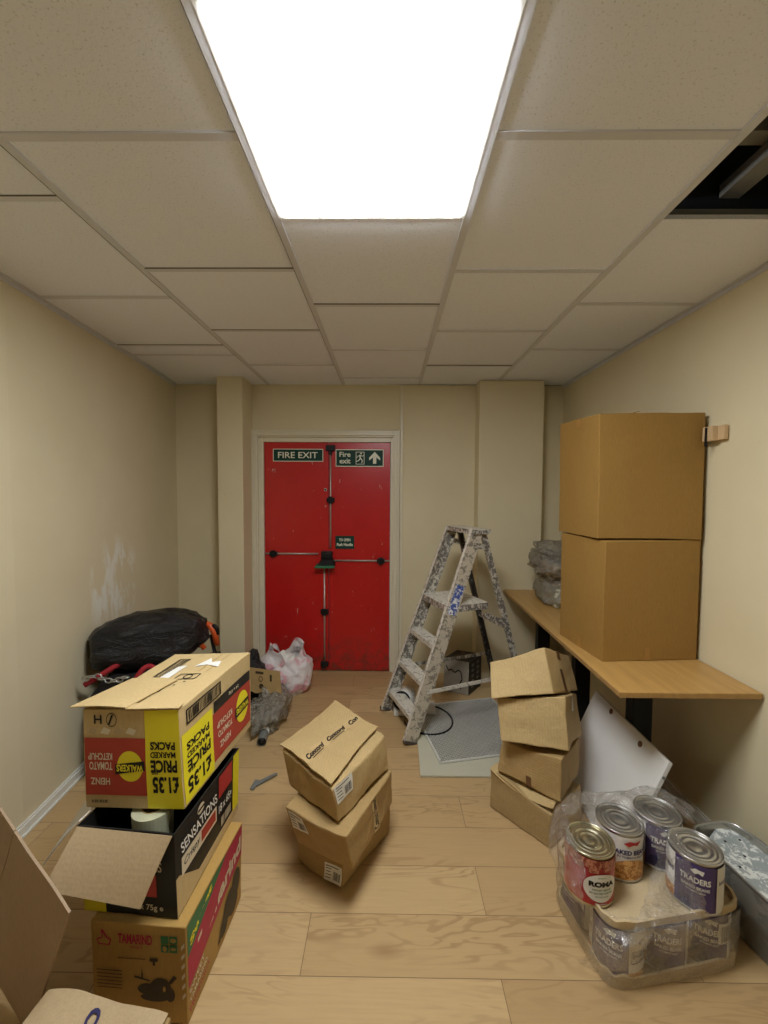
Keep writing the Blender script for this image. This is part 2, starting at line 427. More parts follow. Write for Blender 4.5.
class Ink(MB):
    def off(s, l): return .0014 + .0007 * l
    def rect(s, sf, u0, v0, u1, v1, mat, l=0, n=8):
        s.grid(lambda u, v: sf(u0 + (u1 - u0) * u, v0 + (v1 - v0) * v, s.off(l)), n, n, mat)
    def quad(s, sf, a, b, c, d, mat, l=0, n=8):
        def f(u, v):
            x = [(a[k] * (1 - u) + b[k] * u) * (1 - v) + (d[k] * (1 - u) + c[k] * u) * v for k in (0, 1)]
            return sf(x[0], x[1], s.off(l))
        s.grid(f, n, n, mat)
    def poly(s, sf, pts, mat, l=0):
        s.add([sf(u, v, s.off(l)) for u, v in pts], [list(range(len(pts)))], mat)
    def oval(s, sf, cu, cv, ru, rv, mat, l=0, n=28):
        s.grid(lambda a, q: sf(cu + ru * (.02 + .98 * q) * math.cos(2 * PI * a), cv + rv * (.02 + .98 * q) * math.sin(2 * PI * a), s.off(l)), n, 6, mat, True)
        s.add([sf(cu + ru * .02 * math.cos(2 * PI * k / 8), cv + rv * .02 * math.sin(2 * PI * k / 8), s.off(l)) for k in range(8)], [list(range(8))], mat)
    def ring(s, sf, cu, cv, ru, rv, w, mat, l=0, n=28):
        A = [sf(cu + ru * math.cos(2 * PI * k / n), cv + rv * math.sin(2 * PI * k / n), s.off(l)) for k in range(n)]
        B = [sf(cu + ru * (1 - w) * math.cos(2 * PI * k / n), cv + rv * (1 - w) * math.sin(2 * PI * k / n), s.off(l)) for k in range(n)]
        s.add(A + B, [(k, (k + 1) % n, n + (k + 1) % n, n + k) for k in range(n)], mat)
    def frame(s, sf, u0, v0, u1, v1, wu, wv, mat, l=0):
        s.rect(sf, u0, v0, u1, v0 + wv, mat, l, 5); s.rect(sf, u0, v1 - wv, u1, v1, mat, l, 5)
        s.rect(sf, u0, v0, u0 + wu, v1, mat, l, 5); s.rect(sf, u1 - wu, v0, u1, v1, mat, l, 5)
    def text(s, sf, txt, u0, v0, u1, v1, mat, l=1, bold=.02, shear=0):
        vs, fs = glyphs(txt, bold, shear)
        s.add([sf(u0 + (u1 - u0) * a, v0 + (v1 - v0) * b, s.off(l)) for a, b in vs], fs, mat)
    def bars(s, sf, u0, v0, u1, v1, mat, l=1, n=14, seed=1):
        r = random.Random(seed); w = (u1 - u0) / n
        for k in range(n):
            s.rect(sf, u0 + k * w, v0, u0 + k * w + w * r.uniform(.25, .8), v1, mat, l, 1)

def crump(amp, freq, seed):
    o = V((seed * 3.1, seed * 1.7, seed * 5.3))
    def f(p):
        q = p + noise.noise_vector(p * freq + o) * amp + noise.noise_vector(p * freq * 3.1 + o) * amp * .28
        if q.z < .002 and p.z > -1: q.z = max(q.z, .002)
        return q
    return f if amp else None

def carton(name, label, cat, B, T, mat, amp=0, freq=5, seed=1, open_top=False, group=None, bulge=0, n=12, bevel=.003, bname='body'):
    """B, T: four corners each, order front-left, front-right, back-right, back-left"""
    B = [V(p) for p in B]; T = [V(p) for p in T]
    base = (B[0] + B[1] + B[2] + B[3]) / 4; base.z = min(p.z for p in B)
    root = thing(name, base, label, cat, group)
    cr0 = crump(amp, freq, seed)
    cen = (sum(B, V()) + sum(T, V())) / 8
    cr = cr0
    S = dict(front=Surf(B[0], B[1], T[1], T[0], cr), right=Surf(B[1], B[2], T[2], T[1], cr), back=Surf(B[2], B[3], T[3], T[2], cr),
             left=Surf(B[3], B[0], T[0], T[3], cr), top=Surf(T[0], T[1], T[2], T[3], cr), bottom=Surf(B[3], B[2], B[1], B[0], cr))
    mb = MB()
    for k, s in S.items():
        if open_top and k == 'top': continue
        mb.grid(lambda u, v, s=s: s(u, v), n, n, mat)
    o = mb.build(bname, root, merge=True, bevel=0 if open_top else bevel)
    if open_top: md = o.modifiers.new('board', 'SOLIDIFY'); md.thickness = .004; md.offset = -1
    return root, S, cr

def sheet(root, name, fn, mat, nu=12, nv=12, th=.003, ink=None):
    mb = MB(); mb.grid(fn, nu, nv, mat); return mb.build(name, root, solid=th)

# ------------------------------------------------------------------ the room
CZ = 2.324          # suspended ceiling
TOPZ = 2.80         # slab above the void
YB = 3.36
def wallstrip(pts, z0, z1, mat, name, inward, th=.06, lean=0):
    mb = MB()
    for (x0, y0), (x1, y1) in zip(pts[:-1], pts[1:]):
        s = inward
        mb.hexa([(x0 - s * th, y0, z0), (x0, y0, z0), (x1, y1, z0), (x1 - s * th, y1, z0)] if s > 0 else [(x0, y0, z0), (x0 - s * th, y0, z0), (x1 - s * th, y1, z0), (x1, y1, z0)],
                [(x0 - s * th - lean, y0, z1), (x0 - lean, y0, z1), (x1 - lean, y1, z1), (x1 - s * th - lean, y1, z1)] if s > 0 else [(x0 - lean, y0, z1), (x0 - s * th - lean, y0, z1), (x1 - s * th - lean, y1, z1), (x1 - lean, y1, z1)], mat)
    return struct(mb, name)
LW = [(-1.545, -2.3), (-1.55, 1.7), (-1.60, 2.3), (-1.64, 2.78), (-1.72, 3.42)]
RW = [(1.425, -2.3), (1.415, 1.5), (1.405, 1.9), (1.395, 2.5), (1.39, 3.45)]
wallstrip(LW, 0, TOPZ, M['wall_left'], 'wall_left', 1)
wallstrip(RW, 0, TOPZ, M['wall'], 'wall_right', -1)
mb = MB()
DX0, DX1, DZ = -1.0, .017, 1.868
mb.box(-1.80, DX0 - .045, YB, YB + .08, 0, TOPZ, M['wall']); mb.box(DX1 + .045, 1.46, YB, YB + .08, 0, TOPZ, M['wall'])
mb.box(DX0 - .045, DX1 + .045, YB, YB + .08, DZ + .045, TOPZ, M['wall'])
struct(mb, 'wall_back')
mb = MB(); mb.box(-1.6, 1.5, -2.36, -2.3, 0, TOPZ, M['appliance_side']); struct(mb, 'wall_front')
mb = MB(); mb.box(-1.285, -1.093, 3.13, YB, 0, CZ + .05, M['wall']); struct(mb, 'trim_1', bevel=.004)      # boxed pier left of the door
mb = MB(); mb.box(.69, 1.178, 3.195, YB, 0, CZ - .002, M['wall']); struct(mb, 'trim_2', bevel=.004)          # boxed pier right of the door
mb = MB(); mb.box(.112, .69, YB - .022, YB, 0, CZ - .002, M['wall']); mb.box(.095, .115, YB - .032, YB, 0, CZ - .002, M['gloss_cream'])
struct(mb, 'trim_3', bevel=.002)
mb = MB(); mb.box(-1.8, 1.5, -2.36, 3.55, -.05, 0, M['floor']); struct(mb, 'floor')
# skirting
def skirt(pts, s, name):
    mb = MB()
    for (x0, y0), (x1, y1) in zip(pts[:-1], pts[1:]):
        for d, z0, z1 in ((.012, 0, .046), (.018, 0, .012), (.007, .046, .056)):
            a = [(x0, y0), (x0 + s * d, y0), (x1 + s * d, y1), (x1, y1)]
            if s < 0: a = [a[1], a[0], a[3], a[2]]
            mb.hexa([(*p, z0) for p in a], [(*p, z1) for p in a], M['skirting'])
    struct(mb, name, bevel=.002)
skirt(LW, 1, 'baseboard_left'); skirt(RW, -1, 'baseboard_right')

# door frame
mb = MB()
F = YB
def casing(x0, x1, z1, y0, y1, w):
    mb.box(x0, x0 + w, y0, y1, 0, z1, M['gloss_cream']); mb.box(x1 - w, x1, y0, y1, 0, z1, M['gloss_cream'])
    mb.box(x0 + w, x1 - w, y0, y1, z1 - w, z1, M['gloss_cream'])
casing(DX0 - .100, DX1 + .075, DZ + .095, F - .030, F, .055)
casing(DX0 - .078, DX1 + .056, DZ + .074, F - .042, F - .03, .022)
casing(DX0 - .046, DX1 + .046, DZ + .046, F - .012, F + .06, .044)
struct(mb, 'trim_4', bevel=.004)
DY = YB - .005
XM = -.478
def leaf(x0, x1, name):
    mb = MB(); mb.box(x0, x1, DY, DY + .045, .006, DZ, M['red']); return struct(mb, name, bevel=.003)
door_l = leaf(DX0 + .002, XM - .002, 'door_1'); door_r = leaf(XM + .002, DX1 - .002, 'door_2')
mb = MB(); mb.box(DX0, DX1, DY + .02, DY + .08, -.001, .005, M['bench_edge']); struct(mb, 'trim_5')
# exit bolt gear: one device
gear = thing('panic_bolt', (-.5, DY, .95), 'black and steel push-to-open bolt with long rods across the red double door', 'door bolt')
def part(mbx, name, parent, **kw): return mbx.build(name, parent, **kw)
ry = DY - .014
def rod(p, q):
    m_ = MB(); m_.tube([p, q], .0065, M['rod'], 10); part(m_, 'rod', gear, smooth=True)
rod((-.462, ry, 1.02), (-.462, ry, 1.83)); rod((-.512, ry, .90), (-.512, ry, .03))
rod((-.99, ry, .972), (-.56, ry, .972)); rod((-.44, ry, .918), (.012, ry, .918))
def bracket(x, z, w=.05, h=.03):
    m_ = MB(); m_.box(x - w / 2, x + w / 2, DY - .028, DY, z - h / 2, z + h / 2, M['black_iron'])
    m_.box(x - w * .28, x + w * .28, DY - .034, DY - .028, z - h * .8, z + h * .8, M['black_iron']); part(m_, 'bracket', gear, bevel=.003)
for x, z in ((-.462, 1.408), (-.512, .499), (-.512, .065), (-.925, .972), (-.055, .918)): bracket(x, z, .062, .036)
m_ = MB(); m_.box(-.50, -.425, DY - .035, DY, 1.80, 1.845, M['black_iron']); m_.box(-.475, -.45, DY - .03, DY, 1.77, 1.81, M['black_iron']); part(m_, 'top_keep', gear, bevel=.004)
m_ = MB(); m_.box(-.535, -.445, DY - .05, DY, .93, .995, M['black_iron']); m_.box(-.525, -.455, DY - .062, DY - .05, .94, .985, M['black_iron'])
m_.hexa([(-.56, DY - .08, .885), (-.42, DY - .08, .885), (-.42, DY, .885), (-.56, DY, .885)], [(-.53, DY - .045, .935), (-.44, DY - .045, .935), (-.44, DY, .935), (-.53, DY, .935)], M['black_iron'])
part(m_, 'lock_case', gear, bevel=.005)
m_ = MB(); m_.hexa([(-.578, DY - .10, .868), (-.42, DY - .10, .868), (-.425, DY - .02, .880), (-.57, DY - .02, .880)], [(-.578, DY - .10, .884), (-.42, DY - .10, .884), (-.425, DY - .02, .896), (-.57, DY - .02, .896)], M['handle_green'])
h = part(m_, 'push_handle', gear, bevel=.004); h['label'] = 'green push handle'
# keyhole
m_ = MB(); m_.tube([(-.505, DY - .006, 1.49), (-.505, DY, 1.49)], .012, M['rod'], 16); m_.tube([(-.505, DY - .008, 1.49), (-.505, DY - .006, 1.49)], .007, M['black_iron'], 12)
kh = part(m_, 'lock_cylinder', gear)

# signs on the doors
def sign(label, x0, x1, z0, z1, cat='sign', name='exit_sign'):
    r = thing(name, ((x0 + x1) / 2, DY - .002, z0), label, cat, 'green signs on the fire doors')
    m_ = MB(); m_.box(x0, x1, DY - .005, DY - .0005, z0, z1, M['sign_green']); m_.build('plate', r)
    return r, Surf((x0, DY - .005, z0), (x1, DY - .005, z0), (x1, DY - .005, z1), (x0, DY - .005, z1))
r, sf = sign('green FIRE EXIT sign on the left leaf of the red door', -.926, -.522, 1.715, 1.816)
k = Ink(); k.frame(sf, 0, 0, 1, 1, .014, .055, M['sign_white'], 0); k.text(sf, 'FIRE EXIT', .10, .27, .89, .75, M['sign_white'], 0, .012); k.build('lettering', r)
r, sf = sign('green Fire exit sign with running figure and arrow on the right leaf', -.422, -.038, 1.676, 1.814)
k = Ink(); k.frame(sf, 0, 0, 1, 1, .014, .045, M['sign_white'], 0)
k.text(sf, 'Fire', .08, .56, .31, .85, M['sign_white'], 0, .02); k.text(sf, 'exit', .08, .18, .31, .46, M['sign_white'], 0, .02)
k.frame(sf, .42, .13, .60, .86, .012, .03, M['sign_white'], 0)
# running figure
k.oval(sf, .530, .76, .018, .05, M['sign_white'], 1, 14)
for a, b, w in (((.50, .68), (.52, .46), .030), ((.52, .48), (.56, .34), .02), ((.56, .34), (.54, .20), .016), ((.51, .46), (.475, .34), .02), ((.475, .34), (.43, .30), .016), ((.51, .66), (.56, .60), .014), ((.56, .60), (.585, .66), .012), ((.50, .64), (.455, .60), .014), ((.455, .60), (.44, .50), .012)):
    d = (b[0] - a[0], b[1] - a[1]); L = math.hypot(d[0] * .384, d[1] * .138); nx, ny = -d[1] * .138 / L, d[0] * .384 / L
    nx, ny = nx * w * .5, ny * w * .5 * .384 / .138
    k.poly(sf, [(a[0] - nx, a[1] - ny), (b[0] - nx, b[1] - ny), (b[0] + nx, b[1] + ny), (a[0] + nx, a[1] + ny)], M['sign_white'], 1)
k.rect(sf, .78, .17, .85, .60, M['sign_white'], 0, 2); k.poly(sf, [(.815, .86), (.70, .52), (.70, .36), (.815, .62)], M['sign_white'], 1); k.poly(sf, [(.815, .86), (.815, .62), (.93, .36), (.93, .52)], M['sign_white'], 1)
k.build('lettering', r)
r, sf = sign('small green TO OPEN push handle notice above the bolt on the right leaf', -.425, -.272, 1.012, 1.118, name='door_notice')
k = Ink(); k.text(sf, 'TO OPEN', .2, .58, .8, .80, M['sign_white'], 0, .03); k.text(sf, 'Push Handle', .08, .22, .92, .45, M['sign_white'], 0, .03); k.build('lettering', r)

# ------------------------------------------------------------------ suspended ceiling
XR = [-1.552, -.952, -.355, .242, .839, 1.436]
cols = [(-1.85, XR[1], [-2.3, -1.75, -1.15, -.55, .05, .65, 1.25, 1.87, 2.47, 2.64, 3.44]),
        (XR[1], XR[2], [-2.3, -1.96, -1.36, -.76, -.16, .44, 1.04, 1.642, 2.245, 2.845, 3.44]),
        (XR[2], XR[3], [-2.3, -1.66, -1.06, -.46, .14, .745, 1.345, 1.945, 2.54, 3.15, 3.44]),
        (XR[3], XR[4], [-2.3, -1.96, -1.36, -.76, -.16, .44, 1.04, 1.65, 2.25, 2.85, 3.44]),
        (XR[4], 1.50, [-2.3, -1.66, -1.06, -.46, .14, .745, 1.345, 1.93, 2.53, 3.33])]
tiles = MB(); bars = MB()
for ci, (xa, xb, ys) in enumerate(cols):
    for ya, yb in zip(ys[:-1], ys[1:]):
        if ci == 2 and abs(ya - .745) < .01: continue         # the light panel
        if ci == 4 and abs(ya - .745) < .01: continue         # the missing tile
        dz = random.uniform(0, .002)
        tiles.box(xa + .004, xb - .004, ya + .004, yb - .004, CZ + .002 + dz, CZ + .016, M['tile'])
        bars.box(xa + .012, xb - .012, yb - .012, yb + .012, CZ - .0008, CZ + .004, M['tbar'])
        bars.box(xa + .012, xb - .012, yb - .0125, yb - .0105, CZ - .0016, CZ + .004, M['gap'] if random.random() < .35 else M['tbar'])
for x in XR[1:5]:
    bars.box(x - .012, x + .012, -2.3, 3.36, CZ - .002, CZ + .004, M['tbar'])
    bars.box(x - .0125, x - .0105, -2.3, 3.36, CZ - .0028, CZ + .004, M['gap'] if x < 0 else M['tbar'])
struct(tiles, 'ceiling'); struct(bars, 'trim_6')
# wall angle at the ceiling edge
ang = MB()
for pts, s in ((LW, 1), (RW, -1)):
    for (x0, y0), (x1, y1) in zip(pts[:-1], pts[1:]):
        for w, z0, z1, mt in ((.024, CZ - .002, CZ + .002, M['tbar']), (.004, CZ - .016, CZ - .002, M['tbar'])):
            a = [(x0, y0), (x0 + s * w, y0), (x1 + s * w, y1), (x1, y1)]
            if s < 0: a = [a[1], a[0], a[3], a[2]]
            ang.hexa([(*p, z0) for p in a], [(*p, z1) for p in a], mt)
struct(ang, 'trim_7')
# void above
mb = MB(); mb.box(-1.85, 1.55, -2.36, 3.6, TOPZ, TOPZ + .05, M['void']); struct(mb, 'trim_8')
mb = MB()
mb.box(1.385, 1.43, -.5, 3.4, CZ + .02, TOPZ, M['void'])
mb.box(.70, .86, -.2, 3.3, CZ + .10, TOPZ, M['void'])
mb.box(.86, 1.42, 1.42, 1.50, CZ + .05, TOPZ, M['void'])
mb.box(1.075, 1.14, .3, 1.415, CZ + .11, CZ + .15, M['beam'])
mb.box(.86, 1.42, 1.22, 1.27, CZ + .16, CZ + .24, M['beam'])
mb.box(.862, 1.38, 1.352, 1.366, CZ + .012, CZ + .035, M['grey_plastic'])
mb.box(1.02, 1.42, 3.345, 3.358, CZ + .0, TOPZ, M['void'])
struct(mb, 'trim_9')
# light
lt = thing('ceiling_light', (-.056, 1.045, CZ), 'square glowing white panel light set in the ceiling grid', 'ceiling light')
m_ = MB(); m_.box(-.330, .217, .769, 1.322, CZ - .0085, CZ + .004, M['panel']); m_.build('diffuser', lt)
m_ = MB()
for a in ((-.347, .234, .752, .766), (-.347, .234, 1.325, 1.339), (-.347, -.333, .766, 1.325), (.220, .234, .766, 1.325)): m_.box(*a, CZ - .003, CZ + .012, M['white_plastic'])
m_.build('frame', lt)

# ------------------------------------------------------------------ the bench
tb = thing('long_bench', (1.13, 2.35, 0), 'long oak-faced bench top on black legs along the right wall', 'table')
m_ = MB(); m_.hexa([(.878, 1.535, .703), (1.404, 1.535, .703), (1.380, 3.190, .703), (.895, 3.190, .703)], [(.874, 1.532, .727), (1.404, 1.532, .727), (1.380, 3.190, .727), (.893, 3.190, .727)], M['bench'])
m_.build('bench_top', tb, bevel=.003)
m_ = MB(); m_.hexa([(.8735, 1.535, .7045), (.878, 1.535, .7045), (.897, 3.0, .7045), (.893, 3.0, .7045)], [(.870, 1.532, .725), (.8745, 1.532, .725), (.8935, 3.0, .725), (.889, 3.0, .725)], M['bench_edge'])
m_.build('edge_strip', tb)
for y in (1.87, 2.44, 3.05):
    m_ = MB(); m_.box(1.108, 1.196, y - .03, y + .03, .004, .702, M['black_leg']); m_.build('leg', tb, bevel=.003)
    m_ = MB(); m_.box(.93, 1.375, y - .025, y + .025, .675, .7025, M['black_leg']); m_.build('bracket', tb, bevel=.002)

# two large cartons on the bench
bg = 'big golden cartons on the bench'
r, S, cr = carton('cardboard_box', 'large plain golden-brown carton standing on the bench, under another', 'cardboard box',
    [(.949, 1.812, .728), (1.385, 1.848, .728), (1.372, 2.20, .728), (.911, 2.175, .728)],
    [(.949, 1.812, 1.264), (1.385, 1.848, 1.264), (1.372, 2.20, 1.264), (.905, 2.175, 1.264)], M['carton_gold'], .006, 3, 3, group=bg)
k = Ink(); k.rect(S['front'], .44, .0, .50, .11, M['tape_gold'], 0, 4); k.build('tape', r)
k = Ink(); k.rect(S['left'], .45, .0, .55, .10, M['tape_gold'], 0, 4); k.build('tape', r)
r, S, cr = carton('cardboard_box', 'large plain golden-brown carton on top of the bench stack', 'cardboard box',
    [(.930, 1.845, 1.270), (1.385, 1.842, 1.270), (1.372, 2.195, 1.270), (.905, 2.205, 1.270)],
    [(.914, 1.825, 1.818), (1.382, 1.838, 1.826), (1.372, 2.195, 1.826), (.893, 2.19, 1.826)], M['carton_gold'], .006, 3, 5, group=bg)
sheet(r, 'flap', lambda u, v: V((1.0 + u * .17, 1.93 + v * .03 + u * .04, 1.824 + .030 * u * u + .010 * v * math.sin(PI * min(1, u * 1.02)))), M['carton_gold'], 8, 3)
k = Ink(); k.rect(S['left'], .44, .92, .56, 1.0, M['tape_gold'], 0, 4); k.build('tape', r)

# polythene wrapped parcel at the far end of the bench
r = thing('wrapped_parcel', (1.15, 2.82, .728), 'grey dusty polythene-wrapped parcel at the far end of the bench', 'parcel')
m_ = MB(); m_.box(1.08, 1.32, 2.66, 3.00, .729, .85, M['grey_board']); m_.build('box', r, bevel=.01)
m_ = MB(); m_.box(1.10, 1.32, 2.75, 3.00, .852, .99, M['wood_pale']); m_.build('box', r, bevel=.01)
m_ = MB(); m_.box(1.12, 1.32, 2.72, 2.98, .995, 1.07, M['ladder_dark']); m_.build('box', r, bevel=.01)
def lump(cx, cy, cz, rx, ry, rz, mat, seed, amp=.12, fr=2.5, rot=0, sub=4, flat=None, ridge=.0, exp=1.0):
    b = bmesh.new(); bmesh.ops.create_icosphere(b, subdivisions=sub, radius=1)
    o = V((seed * 2.3, seed * 7.1, seed * 1.3)); c, s_ = math.cos(rot), math.sin(rot); vs = []
    for v in b.verts:
        p = v.co.copy()
        if exp != 1: p = V([math.copysign(abs(q) ** exp, q) for q in p])
        q = p * (1 + amp * noise.noise(p * fr + o) + ridge * (1 - abs(noise.noise(p * fr * 2.7 + o)) * 4) * .5)
        x, y, z = q.x * rx, q.y * ry, q.z * rz
        w = V((cx + x * c - y * s_, cy + x * s_ + y * c, cz + z))
        if flat is not None and w.z < flat: w.z = flat + (w.z - flat) * .02 + .003
        vs.append(w)
    b.verts.ensure_lookup_table(); b.verts.index_update()
    fs = [[v.index for v in f.verts] for f in b.faces]; b.free()
    m_ = MB(); m_.add(vs, fs, mat); return m_
lump(1.19, 2.84, .80, .15, .22, .10, M['film_grey'], 4, .25, 3, ridge=.08, flat=.730, exp=.7).build('wrapping', r, smooth=True)
lump(1.18, 2.84, 1.02, .165, .20, .12, M['film_grey'], 9, .45, 3, ridge=.12, exp=.7).build('wrapping', r, smooth=True)
# little timber block on the right wall
r = thing('wall_bracket', (1.39, 1.80, 1.70), 'small pale timber bracket fixed to the right wall beside the top carton', 'bracket')
m_ = MB(); m_.box(1.383, 1.402, 1.742, 1.90, 1.697, 1.757, M['wood_pale']); m_.build('batten', r, bevel=.002)
m_ = MB(); m_.box(1.360, 1.383, 1.775, 1.83, 1.695, 1.757, M['wood_pale']); m_.build('block', r, bevel=.002)
m_ = MB(); m_.box(1.352, 1.359, 1.80, 1.806, 1.672, 1.752, M['black_iron']); m_.build('clip', r)

# ------------------------------------------------------------------ white board leaning under the bench
r = thing('cupboard_panel', (1.0, 1.86, 0), 'white melamine panel with round fixing holes leaning under the bench', 'board')
pB0, pB1, pT0, pT1 = V((.905, 1.575, .004)), V((.915, 2.16, .004)), V((1.093, 1.575, .432)), V((1.100, 2.16, .432))
nrm = (pT0 - pB0).cross(pB1 - pB0).normalized()
if nrm.x > 0: nrm = -nrm
th = .017
m_ = MB(); m_.hexa([pB0, pB0 - nrm * th, pB1 - nrm * th, pB1], [pT0, pT0 - nrm * th, pT1 - nrm * th, pT1], M['white_board']); m_.build('panel', r, bevel=.001)
sf = Surf(pB1, pB0, pT0, pT1)
for u, v in ((.30, .955), (.72, .93)):
    m_ = MB(); c = sf(u, v); m_.tube([c, c + nrm * .0015], .013, M['brown_cap'], 20); m_.build('fixing_hole', r)
for v in (.86, .52):
    c = pB0 * (1 - v) + pT0 * v - nrm * th / 2; m_ = MB(); m_.tube([c, c + V((0, -.0015, 0))], .006, M['grey_plastic'], 14); m_.build('dowel_hole', r)

# ------------------------------------------------------------------ four brown cartons at right
gb = 'four brown cartons stacked by the bench'
def brown(label, B, T, mat, seed, amp=.010, **kw):
    return carton('cardboard_box', label, 'cardboard box', B, T, mat, amp, 5.5, seed, group=gb, **kw)
# bottom
r, S, cr = brown('brown carton with a crushed curling top edge, bottom of the stack beside the bench',
    [(.484, 1.882, .003), (.676, 1.658, .003), (.875, 1.820, .003), (.683, 2.044, .003)],
    [(.482, 1.886, .188), (.682, 1.662, .150), (.875, 1.822, .16), (.683, 2.044, .16)], M['carton_dull'], 11, .011, bevel=.006)
def lip(u, v):
    a = V((.480, 1.882, .190)) * (1 - u) + V((.684, 1.655, .178)) * u
    a.z -= .030 * math.sin(PI * u) ** .8; b = V((.55, 1.93, .186)) * (1 - u) + V((.73, 1.72, .172)) * u
    return a * (1 - v) + b * v + V((0, 0, .010 * math.sin(PI * v) * (1 - u)))
sheet(r, 'flap', lip, M['carton_light'], 14, 5)
# third
r, S, cr = brown('brown carton with a taped side, second from the bottom of the bench-side stack',
    [(.505, 1.848, .200), (.728, 1.672, .188), (.872, 1.845, .188), (.66, 2.03, .20)],
    [(.530, 1.870, .335), (.726, 1.690, .360), (.900, 1.895, .330), (.70, 2.06, .30)], M['carton'], 13, .013, bevel=.006)
k = Ink(); k.rect(S['front'], .46, .0, .54, .28, M['brown_cap'], 0, 4); k.build('tape', r)
# second
r, S, cr = brown('pale brown carton with a sagging base, third up the stack beside the bench',
    [(.505, 1.785, .378), (.760, 1.690, .395), (.930, 1.95, .325), (.68, 2.05, .32)],
    [(.505, 1.845, .540), (.757, 1.745, .606), (.925, 2.00, .495), (.68, 2.10, .43)], M['carton_light'], 17, .012, bevel=.006)
k = Ink(); k.rect(S['right'], .45, .62, .58, 1.0, M['white_print'], 0, 4); k.build('tape', r)
# first
r, S, cr = brown('pale brown carton tilted back, topmost of the stack beside the bench',
    [(.465, 1.805, .560), (.718, 1.758, .612), (.935, 2.00, .505), (.68, 2.08, .45)],
    [(.486, 1.945, .667), (.710, 1.850, .775), (.905, 2.045, .664), (.69, 2.15, .56)], M['carton_light'], 19, .010, bevel=.006)
k = Ink(); k.rect(S['right'], .42, .0, .52, .55, M['brown_cap'], 0, 4); k.build('tape', r); k = Ink(); k.rect(S['right'], .44, .78, .56, 1.0, M['brown_cap'], 0, 4); k.build('tape', r)

# ------------------------------------------------------------------ three taped cartons in the middle of the floor
def barcode_label(k, sf, u0, v0, u1, v1, seed=1):
    k.rect(sf, u0, v0, u1, v1, M['white_print'], 1, 6)
    du, dv = u1 - u0, v1 - v0
    k.bars(sf, u0 + du * .50, v0 + dv * .15, u0 + du * .92, v0 + dv * .62, M['black_print'], 2, 9, seed)
    for i in range(4): k.rect(sf, u0 + du * .07, v0 + dv * (.18 + .17 * i), u0 + du * (.34 + .04 * (i % 2)), v0 + dv * (.22 + .17 * i), M['black_print'], 2, 2)
    k.rect(sf, u0 + du * .07, v0 + dv * .83, u0 + du * .8, v0 + dv * .88, M['black_print'], 2, 3)
r, S, cr = carton('cardboard_box', 'dented brown carton with a white barcode label, bottom of the floor stack of three', 'cardboard box',
    [(-.349, 1.581, .003), (-.159, 1.465, .003), (.006, 1.725, .003), (-.186, 1.851, .003)],
    [(-.352, 1.570, .145), (-.150, 1.455, .145), (.016, 1.720, .145), (-.190, 1.845, .145)], M['carton'], .012, 6, 23, group='taped cartons stacked on the floor', bevel=.007)
k = Ink(); barcode_label(k, S['front'], .62, .06, .97, .58, 3); k.build('shipping_label', r)
r, S, cr = carton('cardboard_box', 'crumpled brown carton with worn printed tape, middle of the floor stack of three', 'cardboard box',
    [(-.338, 1.490, .156), (-.112, 1.385, .156), (.026, 1.705, .156), (-.199, 1.815, .156)],
    [(-.369, 1.477, .312), (-.126, 1.348, .312), (.018, 1.690, .312), (-.232, 1.819, .312)], M['carton'], .014, 5.5, 29, group='taped cartons stacked on the floor', bevel=.007)
k = Ink(); k.rect(S['right'], .45, 0, .58, 1, M['tapebrown'], 0, 8)
k.text(S['right'].rot90(), 'Concord  Concord', .05, .435, .98, .54, M['black_print'], 1, .02, .25)
k.build('printed_tape', r); k = Ink(); barcode_label(k, S['front'], .05, .50, .30, .95, 5); k.build('shipping_label', r)
r, S, cr = carton('cardboard_box', 'brown carton with printed tape across its skewed top, topmost of the floor stack of three', 'cardboard box',
    [(-.384, 1.582, .322), (-.167, 1.385, .322), (.006, 1.685, .322), (-.209, 1.875, .322)],
    [(-.409, 1.592, .450), (-.186, 1.362, .448), (-.014, 1.695, .450), (-.255, 1.962, .455)], M['carton_light'], .012, 5.5, 31, group='taped cartons stacked on the floor', bevel=.008)
tp = [V((-.415, 1.598, .457)), V((-.176, 1.353, .457)), V((-.010, 1.690, .457)), V((-.255, 1.962, .460))]
def tq(u, v):
    u2, v2 = u, v
    p = (tp[0] * (1 - u2) + tp[1] * u2) * (1 - v2) + (tp[3] * (1 - u2) + tp[2] * u2) * v2
    return p
def flapA(u, v):   # larger left leaf of the top
    p = tq(u * (.95 - .09 * v - .04 * math.sin(PI * v)), v); p = cr(p); p.z += .004 + .010 * (1 - v) ** 3 * math.sin(PI * min(1, u)) + .004 * u ** 4; return p
sheet(r, 'flap', flapA, M['carton_light'], 18, 18, .004)
class FS:
    def __call__(s, u, v, off=0): return flapA(u, v) + V((0, 0, .0022 + off))
k = Ink(); fs_ = FS()
k.quad(fs_, (.40, 0), (.56, 0), (.66, 1), (.50, 1), M['tapebrown'], 0, 16)
class RotS:
    def __init__(s, f): s.f = f
    def __call__(s, u, v, off=0): return s.f(1 - v, u, off)
rs = RotS(fs_)
class TS:
    def __call__(s, u, v, off=0): return fs_(.55 + .10 * u - .13 * v, u, off)
ts = TS()
k.text(ts, 'Concord', .05, .22, .37, .92, M['black_print'], 1, .05, .3); k.text(ts, 'Concord', .43, .22, .75, .92, M['black_print'], 1, .05, .3); k.text(ts, 'Con', .82, .22, .97, .92, M['black_print'], 1, .05, .3)
for a, b in ((.10, .32), (.48, .70)): k.rect(ts, a, .02, b, .12, M['black_print'], 1, 4)
k.build('printed_tape', r); k = Ink(); k.rect(S['front'], .36, .45, .48, 1.0, M['tapebrown'], 0, 6); k.build('tape_end', r)
k = Ink(); barcode_label(k, S['right'], .02, .52, .30, 1.0, 8); k.build('shipping_label', r)

